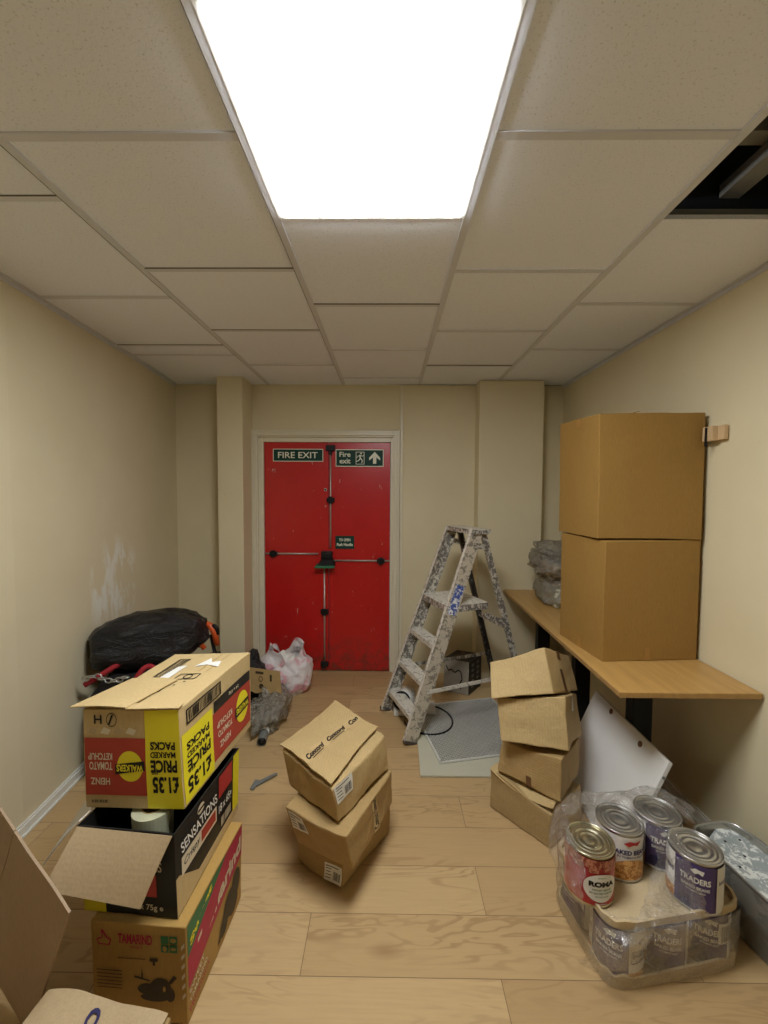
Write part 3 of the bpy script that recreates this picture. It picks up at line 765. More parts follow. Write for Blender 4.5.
# ------------------------------------------------------------------ left stack: fruit carton, black snack carton, crisp carton
r, S, cr = carton('cardboard_box', 'ochre fruit carton with green and red diagonal stripes, bottom of the left stack', 'cardboard box',
    [(-.812, 1.085, .003), (-.541, 1.073, .003), (-.524, 1.434, .003), (-.795, 1.446, .003)],
    [(-.815, 1.085, .284), (-.544, 1.073, .284), (-.517, 1.434, .284), (-.788, 1.446, .284)], M['carton_fruit'], .003, 4, 37, group='printed cartons stacked at the left')
k = Ink(); f = S['right']
k.poly(f, [(.015, .66), (.66, .985), (.015, .985)], M['green_print'], 0)
k.poly(f, [(.015, .655), (.015, .34), (.60, .50), (.985, .60), (.985, .985), (.67, .985)], M['crimson'], 0)
class Slant:   # writing that climbs along the stripe
    def __init__(s, f, a, b, h): s.f, s.a, s.b, s.h = f, a, b, h
    def __call__(s, u, v, off=0):
        return s.f(s.a[0] + (s.b[0] - s.a[0]) * u - .02 * v, s.a[1] + (s.b[1] - s.a[1]) * u + s.h * v, off)
k.text(Slant(f, (.05, .73), (.40, .90), .08), 'Sweet', 0, 0, 1, 1, M['yellow'], 2, .04, .1)
k.text(Slant(f, (.17, .47), (.97, .70), .19), 'Tamarind', 0, 0, 1, 1, M['cream_print'], 2, .04, .1)
for i in range(3): k.text(Slant(f, (.03, .27 - .09 * i), (.26 + .04 * i, .33 - .09 * i), .05), ('SWEET', 'TAMARIND', 'PRODUCT')[i], 0, 0, 1, 1, M['cream_print'] if i < 2 else M['crimson'], 2, .02)
for cu, cv, ru, rv in ((.72, .30, .12, .15), (.86, .38, .09, .17), (.60, .18, .08, .10), (.80, .20, .10, .12)): k.oval(f, cu, cv, ru, rv, M['dark_print'], 1)
k.poly(f, [(.48, .12), (.52, .10), (.70, .34), (.62, .36)], M['dark_print'], 1)
k.build('side_printing', r); k = Ink()
f = S['front']
k.text(f, 'TAMARIND', .29, .80, .65, .90, M['crimson'], 1, .03); k.text(f, 'SWEET', .42, .755, .55, .78, M['crimson'], 1, .01)
k.poly(f, [(.08, .77), (.20, .77), (.22, .83), (.17, .86), (.13, .93), (.11, .92), (.12, .85), (.06, .83)], M['crimson'], 0)
k.poly(f, [(.095, .785), (.19, .785), (.205, .825), (.16, .85), (.13, .90), (.13, .845), (.075, .82)], M['carton_fruit'], 1)
for u0, v0 in ((.74, .82), (.83, .82), (.74, .73), (.83, .73)): k.rect(f, u0, v0, u0 + .08, v0 + .08, M['green_print'], 1, 2)
k.oval(f, .87, .86, .03, .025, M['carton_fruit'], 2, 12); k.oval(f, .78, .77, .02, .03, M['carton_fruit'], 2, 12); k.oval(f, .87, .77, .03, .015, M['carton_fruit'], 2, 12)
k.rect(f, .28, .645, .57, .655, M['brown_cap'], 1, 4); k.rect(f, .615, .63, .70, .665, M['dark_print'], 1, 2); k.rect(f, .645, .59, .67, .63, M['dark_print'], 1, 2)
for i in range(6): k.rect(f, .05, .51 - .035 * i, .32, .52 - .035 * i, M['brown_cap'], 1, 2)
for cu, cv, ru, rv in ((.58, .35, .10, .055), (.72, .37, .11, .10), (.66, .27, .15, .045), (.82, .30, .05, .07)): k.oval(f, cu, cv, ru, rv, M['dark_print'], 1)
k.oval(f, .76, .36, .015, .03, M['carton_fruit'], 2, 12); k.poly(f, [(.44, .46), (.60, .43), (.62, .44), (.46, .48)], M['dark_print'], 1); k.poly(f, [(.80, .42), (.86, .50), (.90, .48), (.83, .41)], M['dark_print'], 1); k.poly(f, [(.52, .46), (.53, .58), (.54, .46)], M['dark_print'], 1)
for i in range(6): k.poly(f, [(.95, .80 - .1 * i), (.985, .84 - .1 * i), (.985, .80 - .1 * i), (.95, .76 - .1 * i)], M['cream_print'], 1)
k.build('printing', r)

r, S, cr = carton('cardboard_box', 'open black snack carton with a drooping front flap, middle of the left stack', 'cardboard box',
    [(-.850, 1.112, .288), (-.575, 1.092, .288), (-.553, 1.490, .288), (-.828, 1.505, .288)],
    [(-.868, 1.116, .532), (-.580, 1.088, .532), (-.542, 1.475, .532), (-.838, 1.49, .532)], M['black_card'], .003, 4, 41, open_top=True, group='printed cartons stacked at the left')
k = Ink(); f = S['right']
k.poly(f, [(.0, .0), (1, .0), (1, .14), (.30, .14), (.04, .46), (0, .46)], M['carton_crisp'], 0)
k.text(Slant(f, (.08, .66), (.60, .66), .14), 'SENSATIONS', 0, 0, 1, 1, M['white_print'], 1, .015)
k.oval(f, .34, .895, .05, .06, M['cream_print'], 1, 18); k.rect(f, .295, .88, .385, .91, M['black_card'], 2, 3)
k.rect(f, .07, .40, .58, .62, M['cream_print'], 1, 6); k.text(f, 'Crispy', .10, .46, .32, .57, M['black_print'], 2, .01, .2); k.rect(f, .34, .44, .56, .59, M['red_print'], 2, 3)
k.rect(f, .62, .66, .86, .97, M['red_bright'], 1, 4); k.text(f, '18 x 65g', .62, .40, .85, .56, M['white_print'], 1, .02)
k.rect(f, .66, .20, .84, .34, M['dark_print'], 1, 3); k.bars(f, .66, .20, .84, .34, M['cream_print'], 2, 12, 6)
k.rect(f, .88, .12, 1.0, 1.0, M['yellow'], 1, 4); k.build('side_printing', r); k = Ink()
f = S['front']
k.rect(f, 0, 0, .24, .20, M['yellow'], 0, 4); k.build('yellow_patch', r); k = Ink(); k.text(f, 'SENSATIONS', .28, .54, .86, .66, M['cream_print'], 1, .01)
k.rect(f, .58, .24, .80, .50, M['red_bright'], 1, 4); k.text(f, '18 x 75g e', .52, .06, .86, .15, M['cream_print'], 1, .01)
k.build('printing', r)
h0, h1 = V((-.862, 1.112, .532)), V((-.582, 1.084, .532)); o0, o1 = V((-.896, 1.032, .424)), V((-.640, 1.030, .380))
def flF(u, v):
    p = (h0 * (1 - u) + h1 * u) * (1 - v) + (o0 * (1 - u) + o1 * u) * v
    return p + V((0, -.002, .003)) * math.sin(PI * v)
sheet(r, 'flap', flF, M['flap_in'])
h0b, h1b = V((-.872, 1.13, .532)), V((-.842, 1.47, .532)); o0b, o1b = V((-.975, 1.125, .405)), V((-.985, 1.42, .49))
o = sheet(r, 'flap', lambda u, v: (h0b * (1 - u) + h1b * u) * (1 - v) + (o0b * (1 - u) + o1b * u) * v + V((0, 0, .006)) * math.sin(PI * v), M['white_print'])
o['label'] = 'white-faced side flap'
# roll of cream tape and paper inside
r = thing('tape_roll', (-.69, 1.18, .42), 'pale roll of tape inside the open black snack carton', 'tape roll')
m_ = MB(); m_.lathe([(.028, .44), (.054, .44), (.056, .530), (.028, .530), (.028, .44)], -.695, 1.190, M['roll'], 32); m_.build('roll', r, smooth=False)
m_ = MB(); m_.lathe([(.025, .439), (.0282, .439), (.0282, .531), (.025, .531), (.025, .439)], -.695, 1.190, M['carton'], 32); m_.build('core', r)
tag(lump(-.70, 1.28, .37, .115, .15, .07, M['dark_cloth'], 3, .2, flat=.294).build('rag', None, smooth=True), 'dark cloth packed in the open black snack carton', 'cloth')

r, S, cr = carton('cardboard_box', 'tan crisp carton printed yellow and brick red upside down, topmost of the left stack', 'cardboard box',
    [(-.880, 1.170, .540), (-.590, 1.166, .540), (-.540, 1.610, .540), (-.825, 1.620, .540)],
    [(-.872, 1.155, .842), (-.601, 1.162, .842), (-.535, 1.590, .845), (-.815, 1.560, .845)], M['carton_crisp'], .0035, 4, 43, group='printed cartons stacked at the left')
def pack(k, f, split, side):
    """printing read upright in a face turned by 180 degrees; split = where yellow meets red"""
    k.rect(f, 0, .13, split, 1.0 if side else .86, M['yellow'], 0, 8) if not side else k.rect(f, .02, .05, split, .70, M['yellow'], 0, 8)
# front: turned face, u runs right-to-left in the picture
f = S['front'].rot180()
k = Ink()
k.rect(f, 0, .0, .36, .99, M['yellow'], 0, 8); k.rect(f, .36, .28, .985, .86, M['red_print'], 0, 8)
k.text(f, '£1.35', .03, .66, .30, .83, M['black_print'], 1, .04); k.text(f, 'RRP', .24, .60, .30, .64, M['black_print'], 1, .02)
k.text(f, 'PRICE', .04, .49, .31, .62, M['black_print'], 1, .04); k.text(f, 'MARKED', .05, .41, .31, .47, M['black_print'], 1, .03); k.text(f, 'PACKS', .05, .31, .31, .39, M['black_print'], 1, .04)
k.oval(f, .52, .56, .13, .155, M['yellow'], 1); k.quad(f, (.37, .50), (.67, .54), (.67, .64), (.37, .60), M['black_print'], 2, 4); k.text(f, 'WALKERS', .385, .54, .655, .61, M['yellow'], 3, .03)
k.text(f, 'HEINZ', .73, .68, .93, .75, M['cream_print'], 1, .02); k.text(f, 'TOMATO', .70, .52, .94, .60, M['cream_print'], 1, .02); k.text(f, 'KETCHUP', .70, .43, .95, .50, M['cream_print'], 1, .02)
k.bars(f, .76, .91, .93, .94, M['black_print'], 1, 16)
k.ring(f, .70, .10, .055, .07, .12, M['black_print'], 1); k.text(f, 'H', .80, .05, .88, .14, M['black_print'], 1, .02)
k.poly(f, [(.68, .05), (.70, .05), (.74, .15), (.72, .15)], M['black_print'], 1)
for i in range(4): k.poly(f, [(.45 + .13 * i, .20), (.52 + .13 * i, .17), (.56 + .13 * i, .23), (.48 + .13 * i, .25)], M['flap_in'] if i % 2 else M['cream_print'], 1)
# right side, turned
f = S['right'].rot180()
k.rect(f, .62, .27, .985, .97, M['yellow'], 0, 8); k.rect(f, .02, .36, .62, .90, M['red_print'], 0, 8)
k.rect(f, .02, .23, .60, .36, M['black_card'], 0, 6); k.text(f, '24 x 65g', .22, .27, .38, .32, M['cream_print'], 1, .01)
k.text(f, '£1.35', .66, .74, .95, .90, M['black_print'], 1, .04); k.text(f, 'RRP', .86, .66, .93, .70, M['black_print'], 1, .02)
k.text(f, 'PRICE', .66, .57, .94, .68, M['black_print'], 1, .04); k.text(f, 'MARKED', .67, .485, .94, .545, M['black_print'], 1, .03); k.text(f, 'PACKS', .67, .38, .94, .46, M['black_print'], 1, .04)
k.oval(f, .17, .60, .105, .19, M['yellow'], 1); k.quad(f, (.055, .54), (.29, .56), (.29, .68), (.055, .66), M['black_print'], 2, 4); k.text(f, 'WALKERS', .065, .575, .275, .645, M['yellow'], 3, .03)
k.text(f, 'HEINZ', .37, .74, .53, .81, M['cream_print'], 1, .02); k.text(f, 'TOMATO', .34, .61, .55, .68, M['cream_print'], 1, .02); k.text(f, 'KETCHUP', .34, .50, .56, .57, M['cream_print'], 1, .02)
k.frame(f, .49, .055, .93, .205, .012, .016, M['black_print'], 1); k.bars(f, .51, .08, .91, .18, M['black_print'], 1, 22, 4)
# top
f = S['top']
k.frame(f, .20, .50, .34, .86, .012, .012, M['black_print'], 1)
for i in range(3): k.bars(f, .215 + .04 * i, .52, .245 + .04 * i, .84, M['black_print'], 1, 3, i)
k.quad(f, (.29, .40), (.42, .42), (.42, .72), (.33, .70), M['white_print'], 2, 4)
k.poly(f, [(.53, .70), (.66, .73), (.84, .68), (.78, .80), (.68, .78), (.60, .87)], M['white_print'], 2)
k.frame(f, .49, .46, .74, .56, .012, .01, M['black_print'], 1); k.ring(f, .62, .51, .05, .04, .25, M['black_print'], 1)
for i in range(3): k.rect(f, .45 + .035 * i, .24, .47 + .035 * i, .38, M['black_print'], 1, 2)
for i in range(2): k.rect(f, .66 + .10 * i, .60, .668 + .10 * i, .97, M['carton'], 1, 4)
for u, v in ((.36, .30), (.40, .42), (.6, .36), (.66, .42), (.5, .18)): k.oval(f, u, v, .012, .008, M['black_print'], 1, 8)
k.build('printing', r)
def topflap(u, v):   # left leaf of the top, pushed out beyond the front
    a, b = V((-.905, 1.150, .852)), V((-.742, 1.150, .852)); c, d = V((-.800, 1.50, .852)), V((-.850, 1.40, .850))
    p = (a * (1 - u) + b * u) * (1 - v) + (V((-.842, 1.34, .850)) * (1 - u) + V((-.690, 1.34, .849)) * u) * v
    return p + V((0, 0, .004 * math.sin(PI * u)))
sheet(r, 'flap', topflap, M['carton_crisp'], 8, 8)
sheet(r, 'flap', lambda u, v: V((-.745 + u * .150, 1.148 + .03 * v + .008 * u, .849 + .001 * v)), M['carton_crisp'], 6, 3)

# crumpled taped carton in the near corner
r, S, cr = carton('cardboard_box', 'crumpled brown carton with torn printed tape in the near left corner', 'cardboard box',
    [(-.88, .68, .003), (-.53, .64, .003), (-.530, .94, .003), (-.862, .978, .003)],
    [(-.89, .68, .19), (-.53, .64, .19), (-.520, .948, .197), (-.855, .990, .197)], M['carton'], .010, 6, 47)
f = S['top']; k = Ink()
def nf(u, v):
    p = f(.02 + .96 * u, .60 + .40 * v); p.z += .006 + .014 * math.sin(PI * u) * v + .004 * math.sin(9 * u); return p
sheet(r, 'flap', nf, M['flap_in'], 16, 6)
def nf2(u, v):
    p = f(.0 + 1.0 * u, .0 + .68 * v); p.z += .016 + .012 * noise.noise(V((u * 4, v * 4, 3))) ; return p
sheet(r, 'flap', nf2, M['carton_light'], 16, 12)
class NS:
    def __init__(s, g, o=.004): s.g = g; s.o = o
    def __call__(s, u, v, off=0): return s.g(u, v) + V((0, 0, s.o + off))
class RotT:
    def __init__(s, f): s.f = f
    def __call__(s, u, v, off=0): return s.f(v, 1 - u, off)
k.text(RotT(NS(nf)), 'C', .16, .44, .42, .53, M['navy'], 1, .04); k.build('printed_tape', r); k = Ink(); k.text(RotT(NS(nf2)), 'ONCORD', .04, .44, .75, .52, M['navy'], 1, .04)
k.build('printed_tape', r)

# big flat carton leaning at the left edge
F2 = V((-.768, .958, .445)); a = V((-.82, .37, .44)).normalized(); b_ = V((-.47, .23, -.85)).normalized()
b_ = (b_ - a * b_.dot(a)).normalized(); nn = a.cross(b_).normalized()
if nn.y > 0: nn = -nn
r = thing('flattened_carton', (-1.0, 1.07, 0), 'large flattened brown carton leaning at the left edge beside the box stack', 'cardboard sheet')
L1, L2 = .64, .515
m_ = MB()
def fsheet(o):
    return lambda u, v: F2 + a * (L1 * u) + b_ * (L2 * v) + nn * (o + .006 * noise.noise(V((u * 3, v * 3, 1))))
def two(o, u0, u1, nm):
    m_ = MB(); g = fsheet(o); m_.grid(lambda u, v: g(u0 + (u1 - u0) * u, v), 10, 12, M['sheet']); return m_.build(nm, r, solid=.006)
two(0, 0, .42, 'panel'); two(0, .424, 1, 'panel')

# ------------------------------------------------------------------ step ladder
ax = V((.934, .356, 0)); wd = V((-.356, .934, 0))
lad = thing('step_ladder', (.35, 2.65, 0), 'paint-spattered aluminium step ladder standing open near the red door', 'step ladder')
HT = 1.235; foot = V((.135, 2.365, 0)); A1 = .463; W0 = .405; W1 = .33
def sp(side, s):  # centre line of the front stile; side 0 near, 1 far
    ins = (W0 - W1) / 2 * s
    return foot + ax * (A1 * s) + V((0, 0, HT * s)) + wd * ((ins) if side == 0 else (W0 - ins))
for side in (0, 1):
    m_ = MB(); p0, p1 = sp(side, .006), sp(side, 1.0)
    sg = -1 if side == 0 else 1
    d = (p1 - p0).normalized(); a_ = (ax - d * ax.dot(d)).normalized()
    m_.bar(p0, p1, ax, .082, .003, M['ladder_web'] if side == 0 else M['ladder'])
    for q in (-1, 1):
        off = a_ * (q * .040) - wd * sg * .012
        m_.bar(p0 + off, p1 + off, wd, .024, .003, M['tread'] if q < 0 else M['ladder'])
    m_.build('stile', lad)
    m_ = MB(); m_.bar(p0 - d * .003, p0 + d * .010, ax, .086, .026, M['ladder_dark']); m_.build('rubber_foot', lad)
for s in (.15, .36, .57):
    zc = HT * s * .79 / .79; p = sp(0, s * .62 / .62 * .985); 
for s in (.118, .275, .447):
    m_ = MB(); p0, p1 = sp(0, s), sp(1, s)
    q = V((0, 0, 1))
    m_.bar(p0 + wd * .002, p1 - wd * .002, ax, .082, .004, M['tread'])
    e = ax * -.040 + V((0, 0, -.014)); m_.bar(p0 + e, p1 + e, V((0, 0, 1)), .028, .004, M['tread'])
    e = ax * .040 + V((0, 0, -.014)); m_.bar(p0 + e, p1 + e, V((0, 0, 1)), .028, .004, M['ladder'])
    m_.build('tread', lad)
# platform
s = .635; p0, p1 = sp(0, s), sp(1, s)
c0 = (p0 + p1) / 2 + ax * .10
m_ = MB(); w = (p1 - p0).length / 2
m_.bar(c0 - wd * w, c0 + wd * w, ax, .285, .006, M['tread'])
for e in (-.142, .142): m_.bar(c0 - wd * w + ax * e - V((0, 0, .018)), c0 + wd * w + ax * e - V((0, 0, .018)), V((0, 0, 1)), .040, .005, M['ladder'])
for e in (-1, 1): m_.bar(c0 + wd * w * e - ax * .142 - V((0, 0, .018)), c0 + wd * w * e + ax * .142 - V((0, 0, .018)), V((0, 0, 1)), .040, .005, M['ladder'])
m_.build('platform', lad)
# cap
s = 1.0; p0, p1 = sp(0, 1), sp(1, 1); c0 = (p0 + p1) / 2 + ax * .025 + V((0, 0, .004)); w = (p1 - p0).length / 2 + .01
m_ = MB(); m_.bar(c0 - wd * w, c0 + wd * w, ax, .13, .008, M['tread'])
for e in (-.063, .063): m_.bar(c0 - wd * w + ax * e - V((0, 0, .010)), c0 + wd * w + ax * e - V((0, 0, .010)), V((0, 0, 1)), .028, .005, M['ladder'])
for e in (-1, 1): m_.bar(c0 + wd * w * e - ax * .063 - V((0, 0, .010)), c0 + wd * w * e + ax * .063 - V((0, 0, .010)), V((0, 0, 1)), .028, .005, M['ladder'])
m_.build('top_cap', lad)
# rear legs
def rl(side, s):  # s 0 floor .. 1 top
    ins = .02 + .03 * s
    return foot + ax * (.875 + (.055 + A1 - .875) * s) + V((0, 0, (HT - .02) * s)) + wd * (ins if side == 0 else W0 - ins)
for side in (0, 1):
    m_ = MB(); p0, p1 = rl(side, .004), rl(side, 1)
    m_.bar(p0, p1, ax, .036, .003, M['ladder_dark'] if side else M['ladder']); sg = -1 if side == 0 else 1
    for q in (-1, 1):
        d = (p1 - p0).normalized(); a_ = (ax - d * ax.dot(d)).normalized(); off = a_ * q * .017 - wd * sg * .009
        m_.bar(p0 + off, p1 + off, wd, .018, .003, M['ladder_dark'] if side else M['ladder'])
    m_.build('rear_leg', lad)
    m_ = MB(); m_.bar(p0, p0 + (p1 - p0).normalized() * .02, ax, .042, .024, M['ladder_dark']); m_.build('rubber_foot', lad)
for s in (.12, .50):
    m_ = MB(); m_.bar(rl(0, s), rl(1, s), V((0, 0, 1)), .035, .004, M['ladder']); m_.build('rear_brace', lad)
# side stay between near stile and near rear leg, and short hinge arms
m_ = MB(); m_.bar(sp(0, .235) - wd * .006, rl(0, .245) - wd * .006, V((0, 0, 1)), .022, .006, M['tread']); m_.build('side_stay', lad)
m_ = MB(); m_.bar(sp(1, .235) + wd * .006, rl(1, .245) + wd * .006, V((0, 0, 1)), .022, .006, M['ladder']); m_.build('side_stay', lad)
for side in (0, 1):
    e = wd * (-.006 if side == 0 else .006)
    m_ = MB(); m_.bar(sp(side, .93) + e, rl(side, .93) + e, V((0, 0, 1)), .035, .006, M['ladder']); m_.build('hinge_plate', lad)
    m_ = MB(); m_.bar(sp(side, .60) + ax * .24 - V((0, 0, .03)), rl(side, .54) - V((0, 0, .02)), V((0, 0, 1)), .03, .006, M['ladder']); m_.build('platform_arm', lad)
p0, p1 = sp(0, .595), sp(0, .735)
m_ = MB(); m_.bar(p0 - wd * .0028, p1 - wd * .0028, ax, .058, .001, M['sticker']); o = m_.build('safety_label', lad); o['label'] = 'worn blue and white label'

# ------------------------------------------------------------------ board and grille on the floor
r = MB(); r.hexa([(.175, 2.085, .002), (.80, 2.085, .002), (.80, 2.62, .002), (.185, 2.62, .002)], [(.175, 2.085, .012), (.80, 2.085, .012), (.80, 2.62, .012), (.185, 2.62, .012)], M['grey_board'])
o = r.build('flat_board', bevel=.001); tag(o, 'plain pale grey board lying on the floor under the patterned grille', 'board')
ang_ = math.radians(12.0); ex = V((math.cos(ang_), math.sin(ang_), 0)); ey = V((-math.sin(ang_), math.cos(ang_), 0)); g0 = V((.292, 2.178, .0135))
gr = thing('ceiling_grille', g0 + ex * .3 + ey * .3 - V((0, 0, .001)), 'square patterned metal grille lying on the grey board beneath the ladder', 'grille')
m_ = MB(); q = [g0, g0 + ex * .585, g0 + ex * .585 + ey * .6, g0 + ey * .6]
m_.hexa(q, [p + V((0, 0, .004)) for p in q], M['grille_dark']); m_.build('backing', gr)
m_ = MB(); nb = 24
for i in range(nb * 2 - 1):
    # diagonal lattice clipped to the square
    for sgn in (1, -1):
        c = (i + 1) / nb * .6
        if sgn > 0: A_, B_ = (max(0, c - .6), min(c, .6)), (min(c, .6), max(0, c - .6))
        else: A_, B_ = (max(0, c - .6), .6 - min(c, .6)), (min(c, .6), .6 - max(0, c - .6))
        if abs(A_[0] - B_[0]) < .01: continue
        P_, Q_ = (g0 + ex * (t_[0] * .975) + ey * t_[1] + V((0, 0, .0055)) for t_ in (A_, B_))
        m_.bar(P_, Q_, V((0, 0, 1)), .004, .0085, M['grille_light'])
m_.build('lattice', gr)
m_ = MB()
for i in range(4):
    p, p2 = q[i], q[(i + 1) % 4]; m_.bar(p + V((0, 0, .005)), p2 + V((0, 0, .005)), V((0, 0, 1)), .008, .012, M['grille_light'])
m_.build('rim', gr)

# boxed appliance behind the ladder
bb = [V((.42, 3.03, .003)), V((.590, 2.955, .003)), V((.715, 3.12, .003)), V((.545, 3.19, .003))]
r, S, cr = carton('appliance_box', 'dark printed appliance carton on the floor behind the step ladder', 'cardboard box', bb, [p + V((0, 0, .245)) for p in bb], M['appliance_side'], .002, 4, 51)
k = Ink(); k.rect(S['right'], 0, 0, 1, 1, M['black_card'], 0, 4); k.rect(S['top'], 0, 0, 1, 1, M['black_card'], 0, 4)
for i in range(5):
    for j in range(2): k.oval(S['right'], .3 + .4 * j, .2 + .16 * i, .10, .05, M['grey_plastic'], 1, 12)
for u, v in ((.3, .4), (.6, .6), (.7, .25), (.35, .75)): k.oval(S['top'], u, v, .10, .07, M['brown_cap'], 1, 12)
k.build('printing', r); k = Ink()
pts = [(.1, .8), (.2, .65), (.3, .7), (.45, .62), (.6, .72), (.7, .66), (.75, .45), (.65, .3), (.7, .15)]
for a_, b2 in zip(pts[:-1], pts[1:]):
    dx, dy = b2[0] - a_[0], b2[1] - a_[1]; L = math.hypot(dx, dy); nx, ny = -dy / L * .02, dx / L * .02
    k.poly(S['front'], [(a_[0] - nx, a_[1] - ny), (b2[0] - nx, b2[1] - ny), (b2[0] + nx, b2[1] + ny), (a_[0] + nx, a_[1] + ny)], M['black_print'], 1)
k.build('printing', r)
# white round-mouthed appliance under the treads and its cable
r = thing('small_appliance', (.10, 2.78, 0), 'small white appliance with a round black opening behind the ladder treads', 'appliance')
m_ = MB(); m_.box(.045, .325, 2.66, 2.80, .003, .045, M['white_plastic']); m_.build('base', r, bevel=.01)
m_ = MB(); m_.lathe([(.02, .045), (.075, .045), (.08, .09), (.07, .13), (.0, .135)], .12, 2.76, M['white_plastic'], 32); m_.build('housing', r, smooth=True)
m_ = MB(); m_.tube([V((.10, 2.69, .10)), V((.095, 2.668, .108))], [.055, .058], M['black_plastic'], 24); m_.build('opening', r)
cab = MB(); pts = []
for i in range(40):
    t = i / 39; an = -PI * .95 + t * PI * 1.75; pts.append((.27 + .16 * math.cos(an) * (1 - .15 * t), 2.60 + .17 * math.sin(an), .022 + (.0 if t < .8 else (t - .8) * .05)))
cab.tube(pts, .006, M['black_plastic'], 8); tag(cab.build('power_cable', smooth=True), 'black cable looping over the patterned grille below the ladder', 'cable')

# ------------------------------------------------------------------ catering tins
tray_o = V((.662, 1.166, 0)); tx = V((.987, .160, 0)).normalized(); ty = V((-tx.y, tx.x, 0)); D = .152; R = D / 2
def tray(name, label, org, nx, ny, z, mat, lip_h):
    r = thing(name, org + tx * (nx * D / 2) + ty * (ny * D / 2) + V((0, 0, z)), label, 'tray')
    # rounded outline
    def outline(o, n=96):
        X, Y, rad = nx * D / 2, ny * D / 2, R * .9
        P = []
        for i in range(n):
            t = 2 * PI * i / n; cx_, cy_ = math.cos(t), math.sin(t)
            e = .28; x = math.copysign(abs(cx_) ** e, cx_) * (X + o); y = math.copysign(abs(cy_) ** e, cy_) * (Y + o)
            # shallow waves between the cans
            P.append(org + tx * (X + x) + ty * (Y + y))
        return P
    P = outline(.004); Q = outline(-.003); n = len(P); m_ = MB()
    c = org + tx * (nx * D / 2) + ty * (ny * D / 2)
    up = lambda p, h: p + V((0, 0, h))
    m_.add([up(c, z + .002)] + [up(p, z + .002) for p in P], [(0, 1 + i, 1 + (i + 1) % n) for i in range(n)], mat)
    m_.build('base', r)
    m_ = MB(); hh = lambda i: lip_h * (1 + .12 * math.sin(i * .7))
    m_.add([up(p, z) for p in P] + [up(p, z + hh(i)) for i, p in enumerate(P)] + [up(p, z + hh(i)) for i, p in enumerate(Q)] + [up(p, z + .003) for p in Q],
           [(i, (i + 1) % n, n + (i + 1) % n, n + i) for i in range(n)] + [(n + i, n + (i + 1) % n, 2 * n + (i + 1) % n, 2 * n + i) for i in range(n)] + [(2 * n + i, 2 * n + (i + 1) % n, 3 * n + (i + 1) % n, 3 * n + i) for i in range(n)], mat)
    m_.build('rim', r)
    return r, outline
t1, out1 = tray('tin_tray', 'kraft cardboard tray on the floor holding the lower layer of tins', tray_o, 3, 2, .001, M['kraft'], .036)

